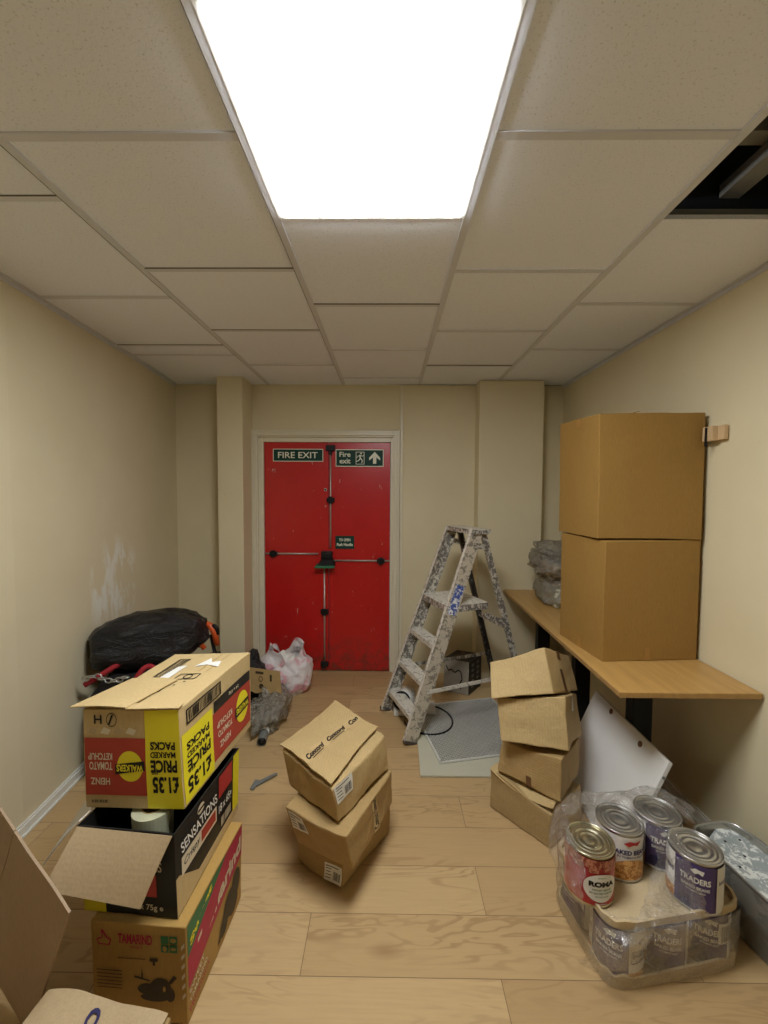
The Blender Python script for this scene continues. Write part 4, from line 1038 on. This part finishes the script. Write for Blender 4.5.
def can(x, y, z0, H, style, face, label, tin=M['tin'], group='catering tins under film'):
    """face = angle (radians) the label's front looks towards"""
    r = thing('food_tin', (x, y, z0), label, 'tin can', group)
    rr = R - .0035
    m_ = MB(); m_.lathe([(0, z0), (rr - .004, z0), (rr + .001, z0 + .002), (rr + .001, z0 + .006), (rr - .0005, z0 + .009), (rr - .0005, z0 + H - .009), (rr + .001, z0 + H - .006), (rr + .001, z0 + H - .001), (rr - .001, z0 + H), (rr - .004, z0 + H - .001), (rr - .005, z0 + H - .006)], x, y, tin)
    m_.build('can_body', r, smooth=True)
    zt = z0 + H - .006; pr = [(rr - .005, zt)]
    for q, (rad, dz) in enumerate(((.062, 0), (.059, .0022), (.056, 0), (.052, 0), (.050, .002), (.046, .002), (.044, -.001), (.036, -.001), (.034, .0012), (.030, .0012), (.028, -.001), (.016, -.001), (.014, .0004), (0.0, .0004))): pr.append((rad, zt + dz))
    m_ = MB(); m_.lathe(pr, x, y, tin); m_.build('lid', r, smooth=True)
    zl0, zl1 = z0 + .010, z0 + H - .011
    m_ = MB(); base = M[dict(red='label_red', purple='purple', beans='label_white')[style]]
    m_.lathe([(rr + .0004, zl0), (rr + .0004, zl1)], x, y, base, 64); lb = m_.build('label', r, smooth=True)
    k = Ink()
    def cy(a, w, v0=0, v1=1): return Cyl(x, y, zl0 + (zl1 - zl0) * v0, zl0 + (zl1 - zl0) * v1, rr + .0004, a - w / 2, a + w / 2)
    if style == 'red':
        f = cy(face, 2.2); k.rect(cy(face, 5.8), 0, .82, 1, 1.0, M['bean_red'], 0, 40)
        for i in range(6): k.rect(cy(face + (i - 2.5) * .62, .42), 0, .75 if i % 2 else .72, 1, .83, M['bean_red'], 0, 6)
        k.oval(f, .52, .40, .33, .31, M['label_white'], 2, 40)
        k.text(f, 'ROMA', .28, .43, .77, .55, M['black_print'], 3, .06); k.text(f, 'KIDNEY BEANS', .34, .345, .70, .385, M['green_print'], 3, .02)
        k.text(f, 'IN SALTED WATER', .30, .27, .74, .315, M['green_print'], 3, .02); k.text(f, 'PRODUCE', .40, .20, .64, .23, M['green_print'], 3, .01)
        k.text(f, 'SPECIAL', .44, .62, .60, .645, M['green_print'], 3, .01)
        k.text(f, '2.55kg', .40, .03, .62, .07, M['label_white'], 3, .02)
        g = cy(face + 1.45, .35); k.rect(g, 0, .1, 1, .55, M['label_white'], 1, 4)
    elif style == 'beans':
        f = cy(face, 1.9)
        k.rect(f, .04, .0, .96, .16, M['beans'], 0, 16); k.grid(lambda a, q: f(.5 + .46 * q * math.cos(PI * a), .12 + .36 * q * math.sin(PI * a), .0016), 24, 6, M['beans'])
        k.text(f, 'BAKED BEANS', .06, .60, .94, .71, M['navy'], 2, .04); k.text(f, 'IN TOMATO SAUCE', .18, .52, .84, .57, M['navy'], 2, .02)
        k.poly(f, [(.30, .86), (.42, .80), (.52, .84), (.62, .82), (.72, .92), (.56, .90), (.44, .93)], M['red_bright'], 2)
        k.rect(cy(face + PI * .62, 1.7), 0, 0, 1, 1, M['navy'], 0, 16)
    else:
        f = cy(face, 1.5)
        k.text(f, 'TRADERS', .10, .60, .82, .73, M['white_print'], 2, .03); k.text(f, 'BAKED BEANS', .14, .47, .80, .54, M['white_print'], 2, .02)
        k.text(f, 'IN TOMATO SAUCE', .26, .40, .70, .44, M['white_print'], 2, .01)
        k.poly(f, [(.34, .86), (.44, .80), (.52, .84), (.62, .80), (.66, .90), (.54, .91), (.46, .93)], M['white_print'], 2)
        k.oval(f, .26, .16, .20, .13, M['navy'], 1, 24)
        g = cy(face + 1.05, .62); k.rect(g, 0, 0, 1, 1, M['label_white'], 1, 8); k.text(g, 'BAKED', .15, .62, .9, .70, M['navy'], 2, .02)
        g = cy(face - 1.25, .9); k.rect(g, 0, 0, 1, 1, M['label_white'], 1, 8); k.text(g, 'BAKED BEANS', .06, .56, .94, .66, M['navy'], 2, .03); k.rect(g, 0, .0, 1, .24, M['beans'], 2, 8)
    k.build('printing', lb)
    return r
def tp_(i, j): return tray_o + tx * (D * (i + .5)) + ty * (D * (j + .5))
H1 = .178
names = {(0, 0): 'tin showing its baked beans panel, near left corner of the lower layer', (1, 0): 'purple-labelled tin in the middle of the lower layer front row',
         (2, 0): 'purple-labelled tin with a barcode, right end of the lower layer front row', (0, 1): 'tin at the back left of the lower layer under the film',
         (1, 1): 'tin at the back middle of the lower layer', (2, 1): 'tin at the back right of the lower layer by the tub'}
for (i, j), lb in names.items():
    p = tp_(i, j)
    c = can(p.x, p.y, .0045, H1, 'purple', {(0, 0): -PI / 2 - .75 , (1, 0): -PI / 2 - .2, (2, 0): -PI / 2 - .3}.get((i, j), -PI / 2 - 1.2), lb)
    if (i, j) == (0, 0):
        pl = [q for q in c.children if q.name.startswith('label')][0]; k = Ink()
        g = Cyl(p.x, p.y, .0145, .1635, R - .0031, -PI / 2 - .05, -PI / 2 + 1.15)
        k.rect(g, 0, 0, 1, 1, M['label_white'], 3, 10); k.frame(g, .08, .40, .98, .66, .02, .02, M['navy'], 4); k.text(g, 'BAKED BEANS', .12, .52, .96, .63, M['navy'], 4, .04)
        k.text(g, 'IN TOMATO SAUCE', .24, .43, .84, .48, M['navy'], 4, .02); k.rect(g, 0, 0, 1, .22, M['beans'], 4, 8)
        k.poly(g, [(.30, .82), (.42, .76), (.52, .80), (.60, .78), (.72, .88), (.56, .86), (.44, .89)], M['navy'], 4); k.build('side_panel', pl)
    if (i, j) == (2, 0):
        pl = [q for q in c.children if q.name.startswith('label')][0]; k = Ink()
        g = Cyl(p.x, p.y, .0145, .1635, R - .0031, -PI / 2 - .1, -PI / 2 + 1.0)
        k.rect(g, .05, .48, .85, .92, M['label_white'], 3, 6); k.bars(g, .16, .52, .80, .86, M['black_print'], 4, 18, 9); k.rect(g, .45, .04, .70, .20, M['label_white'], 3, 3); k.rect(g, .9, .02, 1.15, .96, M['label_white'], 3, 5)
        k.build('side_panel', pl)
ZU = .1885
t2, out2 = tray('tin_tray', 'upper kraft cardboard tray resting on the lower layer of tins', tray_o + ty * .002, 3, 2, .1845, M['kraft'], .022)
can(.660, 1.305, ZU, .164, 'red', -PI / 2 + .02, 'red-labelled tin with a white oval, front left of the upper layer', M['tin_gold'])
can(.803, 1.392, ZU, .164, 'beans', -PI / 2 + .05, 'white and navy baked beans tin behind the red tin')
can(.958, 1.432, ZU, .164, 'purple', -PI / 2 - .2, 'purple-labelled tin at the back right of the upper layer')
can(.985, 1.285, ZU, .164, 'purple', -PI / 2 - .55, 'purple-labelled tin with a plain lid, front right of the upper layer')

# shrink film
fl = thing('shrink_film', tray_o + tx * .23 + ty * .15, 'torn clear shrink film sagging around the tins', 'plastic film')
P1 = out1(.007)
def skirt_film(u, v):
    i = u * len(P1); a0 = P1[int(i) % len(P1)]; b0 = P1[(int(i) + 1) % len(P1)]; p = a0.lerp(b0, i - int(i)).copy()
    c = tray_o + tx * (1.5 * D) + ty * D; dirv = (p - c); dirv.z = 0; dirv.normalize()
    amp = .004 + .007 * math.sin(PI * v)
    return p + dirv * (amp * (noise.noise(V((p.x * 16, p.y * 16, v * 3))) + .5 * noise.noise(V((p.x * 50, p.y * 50, v * 9)))) + .002) + V((0, 0, .006 + .180 * v))
m_ = MB(); m_.grid(skirt_film, 120, 10, M['film'], True); m_.build('skirt', fl, smooth=False)
def drape(pts, nu, nv, seed, amp, name):
    """pts: rows of control points, bilinear/catmull between them"""
    rows = len(pts); colsn = len(pts[0])
    def cat(a, b, c, d, t): return (b * 2 + (c - a) * t + (a * 2 - b * 5 + c * 4 - d) * t * t + (-a + b * 3 - c * 3 + d) * t ** 3) * .5
    def row(r_, u):
        x = u * (colsn - 1); i = min(int(x), colsn - 2); t = x - i; g = lambda k_: V(r_[max(0, min(colsn - 1, k_))]); return cat(g(i - 1), g(i), g(i + 1), g(i + 2), t)
    def fn(u, v):
        y = v * (rows - 1); j = min(int(y), rows - 2); t = y - j; g = lambda k_: row(pts[max(0, min(rows - 1, k_))], u)
        p = cat(g(j - 1), g(j), g(j + 1), g(j + 2), t)
        return p + noise.noise_vector(p * 13 + V((seed, 0, 0))) * amp + noise.noise_vector(p * 38 + V((seed, 0, 0))) * amp * .55 + noise.noise_vector(p * 95 + V((seed, 0, 0))) * amp * .2
    m_ = MB(); m_.grid(fn, nu, nv, M['film']); return m_.build(name, fl, smooth=False)
# hood: from the floor-left edge over the left of the red tin, round the back and over the rear tins
drape([[(.60, 1.20, .20), (.575, 1.30, .22), (.58, 1.42, .22), (.66, 1.50, .22), (.82, 1.515, .24), (1.00, 1.535, .24), (1.10, 1.50, .22)],
       [(.585, 1.19, .27), (.565, 1.30, .30), (.585, 1.42, .31), (.68, 1.49, .32), (.83, 1.50, .33), (1.01, 1.53, .34), (1.095, 1.47, .30)],
       [(.60, 1.22, .33), (.585, 1.31, .375), (.61, 1.41, .385), (.70, 1.475, .385), (.84, 1.47, .385), (1.00, 1.50, .385), (1.07, 1.42, .375)],
       [(.61, 1.26, .355), (.60, 1.33, .385), (.64, 1.39, .375), (.73, 1.43, .375), (.86, 1.41, .375), (.96, 1.43, .372), (1.04, 1.36, .37)]], 90, 44, 3, .016, 'hood')
# fold hanging down between the beans tin and the right tin, onto the front
drape([[(.76, 1.45, .378), (.86, 1.42, .378), (.93, 1.36, .372)],
       [(.86, 1.37, .366), (.89, 1.33, .33), (.94, 1.27, .365)],
       [(.88, 1.32, .28), (.895, 1.28, .25), (.92, 1.20, .30)],
       [(.80, 1.24, .215), (.88, 1.20, .22), (.97, 1.19, .225)],
       [(.72, 1.19, .205), (.84, 1.175, .20), (.98, 1.20, .20)],
       [(.70, 1.165, .15), (.84, 1.165, .15), (.98, 1.19, .16)]], 50, 70, 7, .018, 'fold')
# tatter at the near left corner
drape([[(.66, 1.22, .20), (.72, 1.19, .205), (.80, 1.185, .205)], [(.63, 1.18, .19), (.69, 1.155, .16), (.75, 1.155, .16)], [(.60, 1.17, .12), (.65, 1.150, .11), (.70, 1.150, .10)], [(.57, 1.19, .07), (.60, 1.175, .06), (.62, 1.17, .05)]], 20, 30, 11, .010, 'tatter')

# ------------------------------------------------------------------ galvanised tub
tub = thing('metal_tub', (1.27, 1.32, 0), 'dented galvanised metal tub at the right edge beside the tins', 'tub')
da = math.radians(10); ux = V((math.cos(da), math.sin(da), 0)); uy = V((-math.sin(da), math.cos(da), 0)); tc = V((1.278, 1.315, 0))
def tubpt(t, hx, hy, z, e=.42):
    c, s_ = math.cos(t), math.sin(t)
    p = tc + ux * (math.copysign(abs(c) ** e, c) * hx) + uy * (math.copysign(abs(s_) ** e, s_) * hy) + V((0, 0, z))
    return p + V((noise.noise(p * 9) * .003, noise.noise(p * 9 + V((5, 0, 0))) * .003, 0))
prof = [(.098, .225, .003), (.100, .228, .05), (.103, .231, .095), (.107, .236, .105), (.104, .233, .115), (.107, .236, .20), (.108, .238, .212)]
m_ = MB(); m_.grid(lambda u, v: tubpt(2 * PI * u, *prof[round(v * 6)]), 72, 6, M['zinc'], True)
pin = [(.105, .235, .212), (.103, .233, .205), (.096, .224, .02)]
m_.grid(lambda u, v: tubpt(2 * PI * u, *pin[round(v * 2)]), 72, 2, M['zinc'], True)
m_.add([tubpt(2 * PI * i / 72, .098, .225, .004) for i in range(72)], [list(range(72))[::-1]], M['zinc'])
m_.build('body', tub, smooth=True)
m_ = MB(); m_.tube([tubpt(2 * PI * i / 72, .1075, .237, .212) for i in range(72)], .0045, M['tin'], 8, closed=True); m_.build('rolled_rim', tub, smooth=True)
# perforated plate filling the far half
def platept(u, v): 
    y = -.055 + .275 * v; w = .098 * (1 - max(0, (y - .15) / .075) ** 3 * .6)
    p = tc + ux * (w * (2 * u - 1)) + uy * (y + (.05 * (u - .5))) + V((0, 0, .188 - .012 * math.sin(PI * u) * math.sin(PI * v))); p.z += .003 * noise.noise(p * 30)
    return p
m_ = MB(); m_.grid(platept, 24, 30, M['zinc_dusty']); m_.build('perforated_plate', tub, smooth=True, solid=.002)
for u, v in ((.45, .25), (.75, .35), (.3, .55), (.62, .62), (.25, .80), (.55, .85), (.85, .78), (.85, .12)):
    p = platept(u, v); m_ = MB(); m_.tube([p + V((0, 0, .0012)), p + V((0, 0, .0022))], .0045, M['black_iron'], 12); m_.build('hole', tub)

# ------------------------------------------------------------------ pile behind the left stack
def tl(mbx, name, label, cat, **kw): return tag(mbx.build(name, None, **kw), label, cat)
tl(lump(-1.33, 2.30, .645, .285, .155, .145, M['binbag'], 2, .16, 1.8, rot=math.radians(38), ridge=.05, exp=.72), 'bin_bag', 'stuffed black bin bag on top of the pile by the left wall', 'bin bag', smooth=True)
hb = thing('holdall', (-1.36, 2.26, 0), 'black holdall with red straps under the black bin bag', 'bag')
lump(-1.36, 2.26, .26, .20, .30, .26, M['dark_cloth'], 5, .18, 2, rot=.2, flat=.003, exp=.7, ridge=.03).build('body', hb, smooth=True)
m_ = MB(); m_.tube([(-1.56 + .16 * math.sin(PI * i / 14) + .05, 2.02 + .02 * i, .50 + .10 * math.sin(PI * i / 14)) for i in range(15)], .014, M['red_cloth'], 8); m_.build('strap', hb, smooth=True)
m_ = MB(); m_.tube([(-1.26 + .008 * i, 2.0 + .006 * i, .50 + .09 * math.sin(PI * i / 14)) for i in range(15)], .013, M['red_cloth'], 8); m_.build('strap', hb, smooth=True)
# metal chain on the holdall
ch = thing('chain', (-1.42, 2.02, .50), 'short silver chain lying on the red holdall', 'chain')
for i in range(8):
    m_ = MB(); c = V((-1.50 + .028 * i, 2.015 + .004 * (i % 3), .535 + .012 * math.sin(i))); e1, e2 = (V((1, 0, 0)), V((0, 1, 0))) if i % 2 else (V((1, 0, 0)), V((0, 0, 1)))
    m_.tube([c + e1 * .019 * math.cos(t_ * PI / 6) + e2 * .011 * math.sin(t_ * PI / 6) for t_ in range(12)], .0035, M['tin'], 6, closed=True); m_.build('link', ch, smooth=True)
tl(lump(-1.12, 2.52, .20, .17, .18, .24, M['dark_cloth'], 8, .3, 2, flat=.003), 'cloth_sack', 'black cloth sack on the floor right of the holdall', 'sack', smooth=True)
# strimmer: pole, loop handle, head
st = thing('strimmer', (-1.2, 2.85, 0), 'orange and black garden strimmer standing in the back left corner', 'garden tool')
m_ = MB(); m_.tube([(-1.12, 2.80, .03), (-1.235, 2.86, .47)], .013, M['black_plastic'], 10); m_.build('pole', st, smooth=True)
cpt = V((-1.235, 2.84, .46))
m_ = MB(); m_.tube([cpt + V((.055 * math.cos(t_) + .03 * math.sin(t_), -.02, .085 * math.sin(t_))) for t_ in [PI * (.1 + i * .09) for i in range(14)]], .014, M['black_plastic'], 8); m_.build('loop_handle', st, smooth=True)
m_ = MB(); m_.tube([(-1.265, 2.82, .57), (-1.225, 2.82, .55), (-1.190, 2.82, .49), (-1.175, 2.82, .41)], [.014, .02, .022, .018], M['orange'], 10); m_.build('motor_cover', st, smooth=True)
m_ = MB(); m_.tube([(-1.33, 2.80, .45), (-1.29, 2.80, .44), (-1.255, 2.80, .39)], [.012, .018, .016], M['orange'], 10); m_.build('trigger_guard', st, smooth=True)
m_ = MB(); m_.lathe([(.0, .005), (.06, .005), (.065, .03), (.03, .07), (.0, .08)], -1.12, 2.80, M['black_plastic'], 24); m_.build('cutting_head', st, smooth=True)

# carrier bag
cb = thing('carrier_bag', (-.78, 3.02, 0), 'pink and white plastic carrier bag slumped against the red door', 'carrier bag')
b = MB()
def bagf(u, v):
    t = 2 * PI * u; rr = (.115 + .055 * math.sin(PI * min(1, v * 1.15))) * (1 + .13 * math.sin(3 * t + 2) * v + .10 * noise.noise(V((math.cos(t) * 2, math.sin(t) * 2, v * 4))))
    z = .004 + (.30 + .055 * math.sin(2 * t + .6)) * v
    p = V((-.775 + .02 * v + rr * math.cos(t) * 1.05, 3.03 + rr * math.sin(t) * .85, z))
    return p + noise.noise_vector(p * 11) * .028 * (.3 + v) + noise.noise_vector(p * 30) * .012 + V((.05, -.03, 0)) * (1 - v) * max(0, math.cos(t))
b.grid(bagf, 80, 30, M['carrier'], True); b.build('body', cb, smooth=True)
b = MB(); b.add([bagf(i / 40, 0) for i in range(40)], [list(range(40))], M['carrier']); b.build('base', cb)
for ph in (.12, .62):
    b = MB()
    def hf(u, v, ph=ph):
        p0, p1 = bagf(ph - .10, .97), bagf(ph + .12, .97); p = p0.lerp(p1, u); return p + V((0, 0, .065 * math.sin(PI * u) * (.35 + .65 * v))) + noise.noise_vector(p * 20 + V((v, 0, 0))) * .012
    b.grid(hf, 16, 5, M['carrier']); b.build('handle', cb, smooth=True)
tl(lump(-.775, 3.03, .15, .13, .10, .13, M['white_print'], 12, .4, 2.5, flat=.006), 'crumpled_paper', 'white crumpled paper inside the pink carrier bag', 'paper', smooth=True)
# black sack and torn cardboard piece beside it
tl(lump(-.93, 2.78, .17, .11, .11, .20, M['binbag'], 14, .3, 2, flat=.003, ridge=.05), 'bin_bag', 'small black bin bag behind the torn cardboard piece', 'bin bag', smooth=True)
r = thing('cardboard_piece', (-.78, 2.62, .17), 'torn piece of printed cardboard propped on the clear bag of pipe', 'cardboard piece')
sfp = Surf((-.90, 2.63, .175), (-.672, 2.585, .19), (-.690, 2.615, .318), (-.90, 2.66, .325), crump(.004, 6, 3))
m_ = MB(); m_.grid(lambda u, v: sfp(u, v) + V((0, 0, .006 * math.sin(u * 17) * (1 - v))), 20, 8, M['carton']); m_.build('board', r, solid=.004)
k = Ink(); k.ring(sfp, .40, .58, .07, .12, .3, M['dark_print'], 2); k.oval(sfp, .42, .26, .07, .12, M['dark_print'], 2); k.rect(sfp, .22, .78, .48, .88, M['dark_print'], 2, 4); k.build('printing', r); k = Ink(); k.rect(sfp, .68, .5, .74, .8, M['dark_print'], 2, 3); k.build('printing', r)
# clear bag with grey pipe
tl(lump(-.755, 2.60, .085, .115, .20, .11, M['film_grey'], 21, .5, 2.6, flat=.003, ridge=.1), 'clear_bag', 'crumpled clear plastic bag around grey pipe on the floor', 'plastic bag', smooth=True)
pp = thing('grey_pipe', (-.75, 2.45, 0), 'short grey plastic pipe with a white band poking out of the clear bag', 'pipe')
P0, P1_ = V((-.722, 2.33, .027)), V((-.76, 2.62, .032)); m_ = MB()
m_.tube([P0, P1_], .026, M['grey_plastic'], 24, cap=False); m_.tube([P0 + V((0, .001, 0)), P1_], .019, M['black_plastic'], 20, cap=True); m_.build('tube', pp, smooth=True)
m_ = MB(); m_.tube([P0.lerp(P1_, .30), P0.lerp(P1_, .42)], .0275, M['white_plastic'], 24); m_.build('band', pp, smooth=True)
m_ = MB(); m_.tube([V((-.80, 2.47, .022)), V((-.79, 2.66, .024))], .020, M['grey_plastic'], 18); tl(m_, 'grey_pipe', 'second thin grey pipe beside the white-banded pipe', 'pipe', smooth=True)
# dark trowel-like offcut on the floor
to = thing('plastic_clip', (-.62, 2.03, 0), 'dark plastic clip lying alone on the wooden floor', 'clip')
m_ = MB(); m_.bar((-.655, 2.005, .008), (-.585, 2.070, .012), V((-.6, .8, 0)), .026, .010, M['grey_plastic'], .012); m_.tube([(-.585, 2.070, .012), (-.567, 2.085, .012)], [.008, .005], M['grey_plastic'], 8); m_.build('blade', to, bevel=.002)
m_ = MB(); m_.bar((-.662, 1.975, .007), (-.655, 2.035, .010), V((1, 0, 0)), .022, .010, M['grey_plastic']); m_.build('tab', to, bevel=.002)

# ------------------------------------------------------------------ clean helper keys
for o in bpy.data.objects:
    if '_base' in o: del o['_base']

# ------------------------------------------------------------------ light, camera
w = bpy.data.worlds.new('World'); scene.world = w; w.use_nodes = True
w.node_tree.nodes['Background'].inputs[0].default_value = (.9, .95, 1, 1); w.node_tree.nodes['Background'].inputs[1].default_value = .05
cam = bpy.data.cameras.new('Camera'); co = bpy.data.objects.new('Camera', cam); col.objects.link(co)
cam.sensor_fit = 'VERTICAL'; cam.sensor_height = 36.0; cam.lens = 416 / 1024 * 36; cam.clip_start = .02
p, y, rl_ = math.radians(2.65), math.radians(.55), math.radians(.30)
co.matrix_world = Matrix.Translation((0, 0, 1.468)) @ Matrix.Rotation(y, 4, 'Z') @ Matrix.Rotation(PI / 2 - p, 4, 'X') @ Matrix.Rotation(rl_, 4, 'Z')
scene.camera = co
vs = scene.view_settings; vs.view_transform = 'Standard'; vs.look = 'None'; vs.gamma = 1; vs.exposure = 1.25; vs.use_curve_mapping = False
